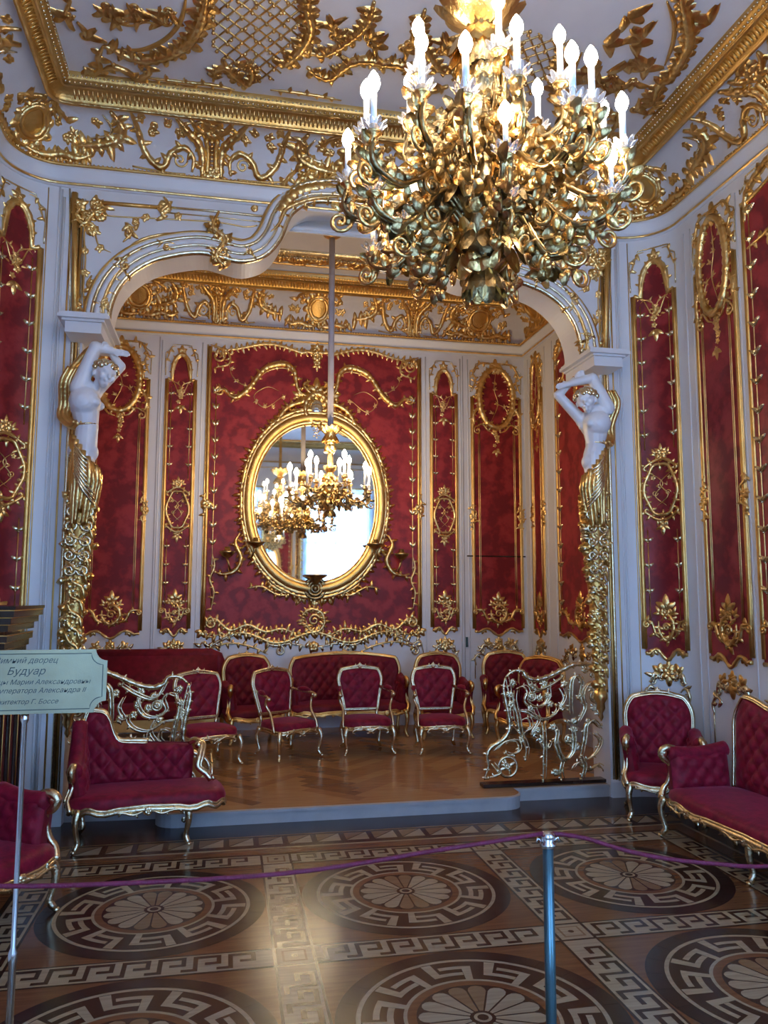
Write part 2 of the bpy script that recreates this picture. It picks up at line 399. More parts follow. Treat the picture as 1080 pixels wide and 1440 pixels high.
# dais
dz = .095
out = [(AXL, 6.16), (-.42, 6.10)]+arcp(-.30, 6.0, .16, PI, PI*1.5, 6)[1:]+[(-.30, 5.84), (2.12, 5.84)]+arcp(2.12, 5.99, .15, -PI/2, 0, 6)[1:]+[(2.27, 6.08), (AXR, 6.08)]
da = MB(); L = len(out)
ot = out+[(AXR, YB), (AXL, YB)]
da.add([(x, y, dz) for x, y in ot], [list(range(len(ot)))], 'oak2')
da.add([(x, y, z) for x, y in out for z in (0, dz-.018)], [[2*i, 2*i+2, 2*i+3, 2*i+1] for i in range(L-1)], 'grey')
lip = [(x, y-.012) for x, y in out]
da.add([(x, y, z) for x, y in lip for z in (dz-.02, dz+.001)], [[2*i, 2*i+2, 2*i+3, 2*i+1] for i in range(L-1)], 'grey')
da.add([(x, y, dz+.001) for a, b in zip(lip, out) for x, y in (a, (b[0], b[1]+.03))], [[2*i, 2*i+2, 2*i+3, 2*i+1] for i in range(L-1)], 'grey')
# herringbone planks
pw, pl = .11, .55; c45 = math.cos(PI/4)
def inside(x, y): return AXL+.02 < x < AXR-.02 and y < YB-.02 and (y > 6.2 or (y > 5.9 and -.4 < x < 2.2))
for i in range(-60, 100):
    for j in range(-14, 22):
        for o_ in (0, 1):
            bx = i*pw+j*pl*1.0; by = i*pw-j*pl*1.0
            if o_: q = [(bx, by), (bx+pw, by), (bx+pw, by+pl), (bx, by+pl)]
            else: q = [(bx+pw, by), (bx+pw+pl, by), (bx+pw+pl, by+pw), (bx+pw, by+pw)]
            Q = [((x-y)*c45+1, (x+y)*c45+7.2) for x, y in q]
            if all(inside(*p) for p in Q):
                g = .0015; cxm = sum(p[0] for p in Q)/4; cym = sum(p[1] for p in Q)/4
                da.add([(cxm+(x-cxm)*.985, cym+(y-cym)*.985, dz+.0012) for x, y in Q], [[0, 1, 2, 3]], random.choice(('oak', 'oak3', 'oak', 'oak3') if o_ else ('oak2', 'oak2', 'oak')))
struct(da.build('floor_dais', smooth=False))
# ------------------------------------------------------------------ shell walls
ZT = 4.90
half = [atY(x, y, YF) for x, y in ((152, 462), (154, 440), (164, 412), (184, 388), (214, 370), (250, 361), (285, 358), (310, 364), (340, 371), (372, 362), (393, 338), (405, 308), (425, 291), (450, 286), (500, 287))]
half = [(p[0], p[2]) for p in half]; half = [p for p in half if p[0] < CX-.1]
zs = half[0][1]; zc = half[-1][1]
curve = half+[(CX, zc+.005)]+[(2*CX-x, z) for x, z in half[::-1]]
curve = [(float(p[0]), float(p[1])) for p in cr(curve, .03)]
for i in range(1, len(curve)):
    if curve[i][0] <= curve[i-1][0]: curve[i] = (curve[i-1][0]+.0005, curve[i][1])
JL = -1.10; JR = 2*CX-JL
w = MB()
for yy, fl_ in ((YF, 1), (YA, 0)):
    for x0, x1, z0 in ((XL-.3 if yy == YA else XL+AR, JL, 0), (JR, XR+.3 if yy == YA else XR-AR, 0), (JL, curve[0][0], zs), (curve[-1][0], JR, zs)):
        w.add([(x0, yy, z0), (x1, yy, z0), (x1, yy, ZT+.6 if yy == YA else ZT), (x0, yy, ZT+.6 if yy == YA else ZT)], [[0, 1, 2, 3] if fl_ else [3, 2, 1, 0]], 'white')
    vs = []; fs = []
    for x, z in curve: vs += [(x, yy, z), (x, yy, ZT+.6 if yy == YA else ZT)]
    for i in range(len(curve)-1): fs.append([2*i, 2*i+2, 2*i+3, 2*i+1] if fl_ else [2*i, 2*i+1, 2*i+3, 2*i+2])
    w.add(vs, fs, 'white')
rv = [(JL, 0), (JL, zs), *curve, (JR, zs), (JR, 0)]
w.add([p for x, z in rv for p in ((x, YF, z), (x, YA, z))], [[2*i, 2*i+1, 2*i+3, 2*i+2] for i in range(len(rv)-1)], 'white')
wf = struct(w.build('wall_front_arch', smooth=False))
def wallmesh(name, mp, u0, u1, z0, z1, nu=1, mat='white'):
    w = MB(); vs = []; fs = []
    for i in range(nu+1):
        u = u0+(u1-u0)*i/nu; vs += [mp(u, z0), mp(u, z1)]
    for i in range(nu): fs.append([2*i, 2*i+2, 2*i+3, 2*i+1])
    w.add(vs, fs, mat); return struct(w.build(name, smooth=nu > 1))
w_right = wallmesh('wall_right', mR, YREAR, YF-AR, 0, ZT); w_left = wallmesh('wall_left', mL, YREAR, YF-AR, 0, ZT)
w_cr = wallmesh('wall_right_corner', mCR, 0, AR*PI/2, 0, ZT, 14); w_cl = wallmesh('wall_left_corner', mCL, 0, AR*PI/2, 0, ZT, 14)
w_b = wallmesh('wall_alcove_back', mB, AXL, AXR, dz, 4.85); w_ar = wallmesh('wall_alcove_right', mAR, YA, YB, dz, 4.85); w_al = wallmesh('wall_alcove_left', mAL, YA, YB, dz, 4.85)
# rear wall (behind the camera) with two window openings
WIN = [(-.85, .72, .55, 4.2), (1.85, 3.42, .55, 4.2)]
w = MB(); xs = [XL-.1, WIN[0][0], WIN[0][1], WIN[1][0], WIN[1][1], XR+.1]
for i in range(5):
    if i in (1, 3):
        w.box((xs[i], YREAR-.35, 0), (xs[i+1], YREAR, .55)); w.box((xs[i], YREAR-.35, 4.2), (xs[i+1], YREAR, ZT+.4))
    else: w.box((xs[i], YREAR-.35, 0), (xs[i+1], YREAR, ZT+.4))
w_r = struct(w.build('wall_rear', smooth=False))
for k, (x0, x1, z0, z1) in enumerate(WIN):
    o = MB(); fr = []
    for a, b in (((x0, z0), (x0+.06, z1)), ((x1-.06, z0), (x1, z1)), ((x0, z1-.06), (x1, z1)), ((x0, z0), (x1, z0+.06)), (((x0+x1)/2-.03, z0), ((x0+x1)/2+.03, z1)), ((x0, 2.9), (x1, 2.96))):
        o.box((a[0], YREAR-.30, a[1]), (b[0], YREAR-.25, b[1]))
    f = struct(o.build('window_%d' % (k+1), smooth=False))
    g = MB(); g.add([(x0, YREAR-.28, z0), (x1, YREAR-.28, z0), (x1, YREAR-.28, z1), (x0, YREAR-.28, z1)], [[0, 3, 2, 1]], 'dayl'); g.build('pane', f, False)
    c = WB(); nu, nv = 60, 40; vs = []
    for i in range(nu+1):
        for j in range(nv+1):
            u = i/nu; v = j/nv; fold = .03*math.cos(2*PI*u*7)*(1)+.018*math.sin(2*PI*(v*9+.5*abs(math.cos(PI*u*7))))
            vs.append((x0-.06+(x1-x0+.12)*u, YREAR+.06+fold, z0+.02+(z1-z0)*v))
    c.add(vs, [[i*(nv+1)+j, (i+1)*(nv+1)+j, (i+1)*(nv+1)+j+1, i*(nv+1)+j+1] for i in range(nu) for j in range(nv)], 'curtain')
    c.tube([(x0-.1, YREAR+.06, z1+.04), (x1+.1, YREAR+.06, z1+.04)], .02, 8, 'gold')
    o = c.build('sheer_curtain'); tag(o, 'pale blue sheer curtain %s' % ('at the rear window on the armchairs side' if k == 0 else 'at the rear window on the sofa side'), 'curtain')
# ------------------------------------------------------------------ cornices, coves, ceilings
MP = rrect(XL, XR, YREAR, YF, AR, 12)
AP = [(AXR, YB), (AXL, YB), (AXL, YA), (AXR, YA)]
CI, CH, CZ0 = .34, .34, 4.87
def prof_cove(I, z0, H, n=8): return [(I*(1-math.cos(PI/2*i/n))*.9+I*.1*i/n, z0+H*math.sin(PI/2*i/n)) for i in range(n+1)]
def cornice(name, path, z, k=1):
    c = MB(); sweep(c, path, [(0, z-.02), (.012, z-.02), (.022, z-.005), (.022, z+.012), (.012, z+.015), (.02, z+.05), (.05, z+.10), (.055, z+.13), (.03, z+.135), (0, z+.15)], 'white')
    sweep(c, path, [(.024, z-.008), (.032, z), (.032, z+.008), (.024, z+.014)], 'gold')
    sweep(c, path, [(.05, z+.122), (.066, z+.13), (.066, z+.142), (.045, z+.155), (.02, z+.155)], 'gold2')
    c.beads(offpath(path+path[:1], .064, z+.145, False), .009, .032, 'gold')
    return struct(c.build(name))
cornice('trim_main_cornice', MP, 4.72)
cornice('trim_alcove_cornice', AP, 4.68)
# alcove: cove z 4.83..5.24
ACZ, ACI, ACH = 4.83, .34, .40
c = MB(); sweep(c, MP, prof_cove(CI, CZ0, CH), 'plaster'); cove_m = struct(c.build('ceiling_cove_main'))
c = MB(); sweep(c, AP, prof_cove(ACI, ACZ, ACH), 'plaster'); cove_a = struct(c.build('ceiling_cove_alcove'))
def bigmould(name, path, ins, z, s=1.0, ribs=.03):
    c = MB()
    pr = [(0, 0), (.012, -.03), (.03, -.03), (.036, -.008), (.06, .02), (.095, .045), (.11, .05), (.118, .045), (.125, .06), (.15, .07), (.165, .09), (.165, .14)]
    sweep(c, path, [(ins+a*s, z+b*s) for a, b in pr], 'gold2')
    sweep(c, path, [(ins+a*s, z+b*s) for a, b in ((.008, -.034), (.014, -.042), (.028, -.042), (.034, -.032))], 'gold')
    sweep(c, path, [(ins+a*s, z+b*s) for a, b in ((.108, .045), (.116, .036), (.124, .046))], 'gold')
    c.beads(offpath(path+path[:1], ins+.14*s, z+.062*s, False), .011*s, .036*s, 'sgold'); c.beads(offpath(path+path[:1], ins+.166*s, z+.092*s, False), .009*s, .03*s, 'sgold')
    # gadroon ribs on the cyma
    pa = offpath(path+path[:1], 0, 0, False);
    P = [np.array(p[:2]) for p in path]; n_ = len(P); acc = 0
    for i in range(n_):
        a, b = P[i], P[(i+1) % n_]; Ls = np.linalg.norm(b-a); t_ = (b-a)/Ls; nn = np.array((-t_[1], t_[0])); x = 0
        m0 = ins if n_ < 6 else ins*.2
        if Ls < .2: continue
        k = int((Ls-2*m0-.1)/ribs)
        for q in range(k+1):
            p = a+t_*(m0+.05+q*(Ls-2*m0-.1)/max(k, 1))
            pts = [(*(p+nn*(ins+aa*s)), z+bb*s) for aa, bb in ((.042, -.004), (.062, .014), (.093, .036))]
            c.tube(pts, .006*s, 4, 'gold')
    return struct(c.build(name))
MIN = rrect(XL+CI-.02, XR-CI+.02, YREAR+CI-.02, YF-CI+.02, .14, 6)
bigmould('trim_main_ceiling_moulding', MIN, 0, 5.20, 1.0, .032)
AIN = [(AXR-ACI+.01, YB-ACI+.01), (AXL+ACI-.01, YB-ACI+.01), (AXL+ACI-.01, YA+ACI-.01), (AXR-ACI+.01, YA+ACI-.01)]
bigmould('trim_alcove_ceiling_moulding', AIN, 0, 5.22, 1.0, .036)
CZ = 5.33; ACZT = 5.37
def plate(name, x0, x1, y0, y1, z):
    c = MB(); c.add([(x0, y0, z), (x1, y0, z), (x1, y1, z), (x0, y1, z)], [[3, 2, 1, 0]], 'plaster'); return struct(c.build(name, smooth=False))
ceil_m = plate('ceiling', XL+.1, XR-.1, YREAR, YF-.1, CZ)
ceil_a = plate('ceiling_alcove', AXL+.1, AXR-.1, YA, YB-.1, ACZT)
# inner bead frame on alcove ceiling
c = MB(); fr = [(AXR-.95, YB-1.0), (AXL+.95, YB-1.0), (AXL+.95, YA+.8), (AXR-.95, YA+.8)]
sweep(c, fr, [(-.03, ACZT), (-.03, ACZT-.05), (.0, ACZT-.065), (.03, ACZT-.05), (.06, ACZT-.02), (.06, ACZT)], 'sgold'); c.beads(offpath(fr+fr[:1], 0, ACZT-.068, False), .014, .04, 'sgold')
c.build('gilt_frame', ceil_a)
# baseboards
def baseboard(name, path, z0, closed=False, h=.14):
    c = MB(); sweep(c, path, [(.02, z0), (.02, z0+h-.02), (.01, z0+h), (0, z0+h)], 'white', closed); return struct(c.build(name, smooth=False))
baseboard('baseboard_alcove', [(AXR, YA), (AXR, YB), (AXL, YB), (AXL, YA)], dz)
baseboard('baseboard_right', [(XR, YREAR), (XR, YF-AR)]+arcp(XR-AR, YF-AR, AR, 0, PI/2, 10)[1:]+[(JR, YF)], 0)
baseboard('baseboard_left', [(JL, YF)]+arcp(XL+AR, YF-AR, AR, PI/2, PI, 10)+[(XL, YREAR)], 0)
MB.g = 1.55
# ---- wall panels of red damask in gilt frames
def strip_between(mb, lo, hi, d, mat):
    """fill between two curves with equal number of (u,v) points"""
    vs = []; n = len(lo); K = 10
    for a, b in zip(lo, hi):
        for k in range(K+1): vs.append(mb.mp(a[0]+(b[0]-a[0])*k/K, a[1]+(b[1]-a[1])*k/K, d))
    mb.add(vs, [[i*(K+1)+k, (i+1)*(K+1)+k, (i+1)*(K+1)+k+1, i*(K+1)+k+1] for i in range(n-1) for k in range(K)], mat)
def edge(lo, hi): return lo+hi[::-1]
def panel(mp, u0, u1, kind, label, group, z0=1.20, z1=4.55, base=None, sgn=1, dado=True, zmid=2.6):
    """kind: 'narrow' | 'wide' | 'tall'."""
    w = u1-u0; c = (u0+u1)/2; hw = w/2; k = min(1.0, w/.55)
    b0 = mp(c, z0, 0); root = empty('silk_panel', tuple(b0), label, 'wall panel', group)
    n = 24; lo = []; hi = []
    zsh = z1-.42 if kind != 'tall' else z1-.12      # shoulder
    for i in range(n+1):
        x = -1+2*i/n; u = c+x*hw
        lo.append((u, z0+.035*math.cos(2*PI*x*1.0)*(-1)+.03*(1-abs(x))*-1+(.02 if abs(x) > .9 else 0)))
        if kind == 'narrow':
            t = .62; h = zsh+(.27*math.sqrt(max(0, 1-(x/t)**2))+.02 if abs(x) < t else (-.01*math.cos((abs(x)-t)/(1-t)*PI)))
        elif kind == 'wide':
            t = .8; h = zsh+.02+(.34*math.sqrt(max(0, 1-(x/t)**2)) if abs(x) < t else -.03)
        else: h = z1-.10+.06*math.cos(x*PI)-.05*abs(x)
        hi.append((u, h))
    s = WB(mp); strip_between(s, lo, hi, .010, 'silk'); so = s.build('silk', root, smooth=True)
    f = WB(mp)
    fr = edge(lo, hi)
    f.st([(u0, z0+.02), (u0, hi[0][1])], .014, 'gold2', 0, .004, raw=False, step=.3); f.st([(u1, z0+.02), (u1, hi[-1][1])], .014, 'gold2', 0, .004, step=.3)
    f.st([(u0-.022, z0+.02), (u0-.022, hi[0][1])], .006, 'gold', 0, .006, step=.3); f.st([(u1+.022, z0+.02), (u1+.022, hi[-1][1])], .006, 'gold', 0, .006, step=.3)
    f.st(lo, .011, 'gold', 0, .01, raw=True, bead=.2); f.st(hi, .012, 'gold', 0, .01, raw=True, bead=.2)
    # outer thin frame with re-entrant top corners
    ou = .035
    f.st([(u0-ou+.01, zsh+.05), (u0-ou+.01, z1-.10), (u0+.03, z1-.06), (u0+.05, z1+.0), (u1-.05, z1+.0), (u1-.03, z1-.06), (u1+ou-.01, z1-.10), (u1+ou-.01, zsh+.05)], .006, 'sgold', 0, .004, step=.04)
    f.build('frame', root)
    inn = .055*k+.015
    for sg in (-1, 1):
        x = c+sg*(hw-inn); L = WB(mp)
        top = zsh-.08 if kind != 'wide' else zsh-.30; bot = z0+.26
        segs = [(top, zmid+.34), (zmid-.34, bot)] if kind == 'narrow' else [(top, bot)]
        for a, b in segs:
            if segs.index((a, b)) == 1: L = WB(mp)
            L.st([(x, a), (x, b)], .0045, 'gold', 0, .014, n=5, step=.4)
            if kind != 'wide':
                q = a-.10
                while q > b+.05:
                    L.leaf(x, q, PI/2-.55, .055*k+.01, .02, .02, 'sgold', .014, -.3); L.leaf(x, q, PI/2+.55, .055*k+.01, .02, .02, 'sgold', .014, .3); L.ball(mp(x, q, .02), .008, 'sgold'); q -= .21
            else:
                L.st([(x-sg*.018, a), (x-sg*.018, b)], .003, 'gold', 0, .014, n=5, step=.4)
            L.build('leaf_strip' if kind != 'wide' else 'inner_fillet', root)
        if kind == 'wide':
            C = WB(mp); xx = c+sg*(hw+.0)
            for a in (1, -1):
                C.roc([(xx-.02*sg, zmid), (xx+.035, zmid+a*.05), (xx-.03, zmid+a*.10), (xx+.01, zmid+a*.17)], .009, .04, 0, 'gold', .03, .015)
            C.flower(xx, zmid, .04); C.build('clasp', root)
    # crest
    C = WB(mp)
    if kind == 'narrow':
        R = .62*hw
        arc = [(c+(R+.015)*math.cos(a), zsh+.02+(.29)*math.sin(a)) for a in [PI*q/12 for q in range(13)]]
        C.roc(arc, .017, .045*k+.01, 0, 'gold', .035, .012)
        C.flower(c, zsh+.34, .035); C.spray(c, zsh+.34, PI/2, .07, 3)
        for sg in (-1, 1):
            C.cscroll((c+sg*R*1.0, zsh-.02), (c+sg*.02, zsh-.16), -.05*sg, .009, .025, .04)
            C.st([(c+sg*(hw-inn), zsh-.06), (c+sg*hw*.55, zsh-.03), (c+sg*hw*.3, zsh-.12), (c, zsh-.20)], .006, 'gold', 1, .014)
            C.vol(c+sg*.045*k, zsh-.13, .04, PI/2, sg, 1.1, .006, d=.014)
        for q in range(4): C.flower(c+random.uniform(-.03, .03), zsh-.14-.06*q, .032-.004*q)
        C.spray(c, zsh-.30, -PI/2, .09, 3)
        for sg in (-1, 1):
            C.roc([(c+sg*hw*.45, z1-.02), (c+sg*hw*.75, z1-.03), (c+sg*(hw-.0), z1-.14), (c+sg*(hw+.02), z1-.2)], .006, .04, 0, 'gold', .05, .01)
    elif kind == 'wide':
        R = .72*hw; cz = zsh-.02; RV = .38
        ring = [(c+R*math.cos(a), cz+RV*math.sin(a)) for a in [2*PI*q/28 for q in range(28)]]
        C.roc(ring, .022*k+.004, .06*k, 0, 'gold', .04, .014, closed=True, dens=2)
        C.flower(c, cz+RV+.01, .055*k+.01); C.spray(c, cz+RV+.03, PI/2, .09, 3)
        C.st([(c-.3*R, cz-RV*.8), (c+.1*R, cz-RV*.2), (c-.1*R, cz+RV*.3), (c, cz+RV*.9)], .005, 'gold', 1, .014)
        C.st([(c+.1*R, cz-RV*.2), (c+.5*R, cz-RV*.3), (c+.8*R, cz-RV*.6)], .005, 'gold', 1, .014)
        for uu, vv, a in ((.1, -.2, 2.6), (-.1, .3, .4), (.0, .5, 2.4), (.5, -.3, 1.2), (-.2, -.5, 2.8), (.2, .1, .5)): C.spray(c+uu*R, cz+vv*RV, a, .05, 2, 'gold'); C.flower(c+uu*R, cz+vv*RV, .018)
        for sg in (-1, 1):
            C.roc([(c+sg*R*.98, cz-.1), (c+sg*(hw-.01), cz-.22), (c+sg*(hw-.02), cz-.36)], .014, .05, 0, 'gold', .04, .012)
            C.vol(c+sg*(hw-.06), cz-.42, .045*k+.01, PI*.5, -sg, 1.2, .008, d=.014)
            C.st([(c+sg*(hw-.03), cz-.38), (c+sg*hw*.6, cz-.34), (c+sg*hw*.35, cz-.42), (c+sg*.04, cz-.44)], .009, 'gold', 1, .014)
            C.roc([(c+sg*(hw+.01), zsh+.06), (c+sg*(hw-.04), zsh+.2), (c+sg*(hw+.0), zsh+.3)], .008, .04, 0, 'gold', .04, .01)
            C.roc([(c+sg*hw*.25, z1+.02), (c+sg*hw*.7, z1+.0), (c+sg*(hw-.02), z1-.11), (c+sg*(hw+.02), z1-.18)], .008, .05, 0, 'gold', .05, .01)
        for q in range(5): C.flower(c+random.uniform(-.025, .025), cz-.44-.055*q, .036-.004*q)
        C.spray(c, cz-.66, -PI/2, .08, 3)
    else:
        for sg in (-1, 1):
            C.roc([(c+sg*hw*.97, z1-.34), (c+sg*hw*.9, z1-.12), (c+sg*hw*.5, z1+.0), (c+sg*hw*.25, z1-.07), (c, z1+.03)], .02, .07, 0, 'gold', .05, .012)
            C.roc([(c+sg*hw*.95, z1-.55), (c+sg*hw*.6, z1-.5), (c+sg*hw*.45, z1-.36), (c+sg*hw*.2, z1-.4), (c, z1-.52)], .012, .05, 0, 'gold', .05, .014)
            C.vol(c+sg*hw*.62, z1-.58, .07, PI/2, sg, 1.2, .009, d=.014)
        for q in range(5): C.flower(c, z1-.5-.06*q, .04)
    C.build('crest', root)
    if kind in ('narrow',):
        R = hw*.78; RV = .22
        C = WB(mp); ring = [(c+R*(1+.06*math.cos(4*a))*math.cos(a), zmid+RV*(1+.05*math.cos(6*a))*math.sin(a)) for a in [2*PI*q/24 for q in range(24)]]
        C.roc(ring, .011, .05*k+.008, 0, 'gold', .04, .016, closed=True, dens=2)
        C.cscroll((c-R*.9, zmid+.20), (c+R*.9, zmid+.20), .06, .010, .025, .04, d=.012); C.cscroll((c+R*.9, zmid-.20), (c-R*.9, zmid-.20), .06, .010, .025, .04, d=.012)
        for sg in (-1, 1):
            C.st([(c+sg*R*.6, zmid+.14), (c-sg*R*.1, zmid+.05), (c+sg*R*.4, zmid-.05), (c-sg*R*.3, zmid-.14)], .0045, 'gold', 1, .014)
            C.spray(c+sg*R*.35, zmid+.03, 1+sg, .04, 2); C.vol(c+sg*R*.4, zmid-.03, .04*k, 0, sg, 1.2, .004, d=.014)
            C.flower(c+sg*R*.5, zmid+.1, .02); C.spray(c+sg*R*.3, zmid+.29, PI/2-sg*.5, .06, 3)
        C.flower(c, zmid+.29, .04); C.spray(c, zmid+.31, PI/2, .07, 3); C.flower(c, zmid-.27, .035); C.spray(c, zmid-.29, -PI/2, .08, 3)
        C.build('medallion', root)
    # base cartouche
    C = WB(mp); zb = z0+.20
    C.roc([(c-.10*k, zb+.05), (c-.09*k, zb-.04), (c, zb-.11), (c+.09*k, zb-.03), (c+.08*k, zb+.06), (c, zb+.11), (c-.06*k, zb+.05)], .014*k+.002, .05, 0, 'gold', .03, .014, dens=2)
    C.vol(c+.0, zb, .05*k, 0, 1, 1.3, .008, d=.016)
    for sg in (-1, 1):
        C.roc([(c+sg*.08*k, zb-.09), (c+sg*hw*.5, zb-.06), (c+sg*hw*.68, zb+.04), (c+sg*(hw-.01), zb+.05)], .014*k, .045, 0, 'gold', .04, .014)
        C.vol(c+sg*(hw-.015), zb+.02, .032, PI/2, -sg, 1.2, .008, d=.014)
        C.spray(c+sg*.07*k, zb+.10, PI/2-sg*.5, .07, 3); C.spray(c+sg*hw*.6, z0+.02, -PI/2+sg*.4, .06, 3)
    C.flower(c, zb+.13, .03); C.spray(c, zb+.14, PI/2, .11, 3); C.build('base_cartouche', root)
    return root
def dado(mb, mp, u0, u1, zt=1.08, zb=.62, style=0):
    """gilt rococo scrolls on the white dado below a panel"""
    mb.mp = mp; c = (u0+u1)/2; hw = (u1-u0)/2; k = min(1, hw/.3)
    for sg in (-1, 1):
        mb.st([(c+sg*hw, zb), (c+sg*hw, zt-.17)], .006, 'sgold', 0, .004, step=.3); mb.roc([(c+sg*(hw-.02), zt-.12), (c+sg*hw*.8, zt-.13), (c+sg*hw*.62, zt-.05), (c+sg*hw*.42, zt-.09), (c+sg*hw*.22, zt-.04)], .012, .055, 0, 'sgold', .05, .006)
        mb.roc([(c+sg*hw*.95, zt-.30), (c+sg*hw*1.02, zt-.22), (c+sg*hw*.8, zt-.16), (c+sg*hw*.55, zt-.20)], .009, .045, 0, 'sgold', .05, .006)
        mb.vol(c+sg*hw*.72, zt-.12, .04*k+.008, PI/2, sg, 1.2, .007, 'sgold', .006)
        mb.vol(c+sg*hw*.3, zt-.09, .035*k+.008, PI/2, -sg, 1.2, .007, 'sgold', .006)
        mb.spray(c+sg*hw*.5, zt-.05, PI/2+sg*.4, .07, 3, 'gold')
    mb.flower(c, zt-.03, .04, 'gold'); mb.spray(c, zt-.05, -PI/2, .09, 3, 'gold'); mb.spray(c, zt-.02, PI/2, .06, 3, 'gold')
def dado_wave(mb, mp, u0, u1, zt, zb):
    mb.mp = mp; c = (u0+u1)/2
    for sg in (-1, 1):
        W = (u1-u0)/2
        mb.st([(c+sg*W, zb), (c+sg*W, zt-.25)], .006, 'sgold', 0, .004, step=.3); mb.roc([(c+sg*W, zt-.25), (c+sg*W*.97, zt-.12), (c+sg*W*.90, zt-.16), (c+sg*W*.82, zt-.10), (c+sg*W*.66, zt-.02), (c+sg*W*.5, zt-.06), (c+sg*W*.36, zt-.16), (c+sg*W*.2, zt-.14), (c, zt-.20)], .013, .06, 0, 'sgold', .06, .006)
        mb.roc([(c+sg*W*.95, zt-.22), (c+sg*W*.75, zt-.13), (c+sg*W*.55, zt-.17), (c+sg*W*.4, zt-.26)], .008, .05, 0, 'gold', .06, .006)
        mb.vol(c+sg*W*.3, zt-.22, .06, PI/2, sg, 1.3, .009, 'sgold', .006); mb.vol(c+sg*W*.92, zt-.24, .055, PI/2, -sg, 1.3, .009, 'sgold', .006)
    mb.flower(c, zt-.18, .05, 'gold')
PB = 1.02
GP = None
panel(mB, -1.57, -.95, 'wide', 'wide red silk panel on the alcove back wall, behind the left statue', GP)
panel(mB, -.73, -.42, 'narrow', 'narrow red silk panel left of the big mirror panel, with round gilt wreath', GP, 1.22)
panel(mB, 2.46, 2.77, 'narrow', 'narrow red silk panel right of the big mirror panel, with round gilt wreath', GP, 1.22)
panel(mB, 2.99, 3.61, 'wide', 'wide red silk panel on the alcove back wall, in its right corner', GP)
panel(mAR, 8.72, 9.04, 'wide', 'slim red silk panel on the alcove side wall, beside the right corner', GP)
panel(mAR, 7.25, 8.30, 'tall', 'broad red silk panel on the alcove side wall, behind the right statue', GP)
panel(mAL, 8.72, 9.04, 'wide', 'slim red silk panel on the left alcove side wall by its back corner', GP)
panel(mAL, 7.25, 8.30, 'tall', 'broad red silk panel on the left alcove side wall, nearest the arch', GP)
cw = AR*PI/2
panel(mCR, .14, cw-.10, 'narrow', 'narrow curved red silk panel between the right statue and the right wall', GP, 1.16, 4.60, zmid=2.5)
panel(mCL, .14, cw-.10, 'narrow', 'narrow curved red silk panel at the left picture edge beside the left statue', GP, 1.16, 4.60, zmid=2.5)
panel(mR, 4.99, 5.47, 'wide', 'tall red silk panel on the right wall above the gap between tub chair and sofa', GP, 1.16, 4.60, zmid=2.35)
panel(mL, 4.99, 5.47, 'wide', 'tall red silk panel on the left wall behind the black cabinet', GP, 1.16, 4.60, zmid=2.35)
panel(mR, 3.30, 4.86, 'tall', 'broad red silk panel on the right wall above the long sofa', GP, 1.16, 4.66, zmid=2.35)
panel(mL, 3.30, 4.86, 'tall', 'broad red silk panel on the left wall above the nearer armchairs', GP, 1.16, 4.66, zmid=2.35)
panel(mR, 1.2, 2.9, 'tall', 'red silk panel on the right wall nearest the windows', GP, 1.16, 4.66)
panel(mL, 1.2, 2.9, 'tall', 'red silk panel on the left wall nearest the windows', GP, 1.16, 4.66)
# dado scrollwork and wall joints
g = MB(mB)
dado(g, mB, -1.58, -.94); dado(g, mB, -.73, -.42); dado(g, mB, 2.46, 2.77); dado(g, mB, 2.99, 3.61); dado_wave(g, mB, -.30, 2.34, 1.20, .45)
g.build('gilt_scrollwork', w_b)
g = MB(mAR); dado(g, mAR, 8.72, 9.04); dado(g, mAR, 7.25, 8.30); g.build('gilt_scrollwork', w_ar)
g = MB(mAL); dado(g, mAL, 8.72, 9.04); dado(g, mAL, 7.25, 8.30); g.build('gilt_scrollwork', w_al)
g = MB(mR); dado(g, mR, 4.99, 5.47, 1.02, .4); dado(g, mR, 3.3, 4.9, 1.02, .4); dado(g, mR, 1.2, 2.9, 1.02, .4); g.build('gilt_scrollwork', w_right)
g = MB(mL); dado(g, mL, 4.99, 5.47, 1.02, .4); dado(g, mL, 3.3, 4.9, 1.02, .4); dado(g, mL, 1.2, 2.9, 1.02, .4); g.build('gilt_scrollwork', w_left)
for mp, wl in ((mCR, w_cr), (mCL, w_cl)):
    g = MB(mp); dado(g, mp, .14, cw-.10, 1.04, .4)
    g.st([(.02, .1), (.02, 4.7)], .006, 'white', 0, 0, step=.5); g.st([(.10, .1), (.10, 4.68)], .004, 'gold2', 0, 0, step=.5); g.build('gilt_scrollwork', wl)
# grooves / joints of the concealed doors on the back wall (dark reveals) and white pilaster strips
j = MB(mB)
for x in (-.83, 2.865):
    j.box((x-.006, YB-.004, dz+.1), (x+.006, YB-.001, 4.64), 'grey')
j.box((2.90, YB-.016, 2.10), (3.66, YB-.001, 2.115), 'lacq'); j.box((2.875, YB-.02, 1.0), (2.90, YB-.001, 1.12), 'steel')
j.build('door_joint', w_b, False)
for mp, wl, us in ((mB, w_b, (-.34, -.80, 2.38, 2.83, 2.93)), (mR, w_right, (5.53, 5.62, 4.945)), (mL, w_left, (5.53, 5.62, 4.945)), (mAR, w_ar, (8.40, 8.62, 9.16))):
    j = MB(mp)
    for u in us: j.st([(u, .35 if mp in (mR, mL) else .3), (u, 4.60)], .007, 'white', 0, -.001, step=1)
    j.build('white_bead', wl)
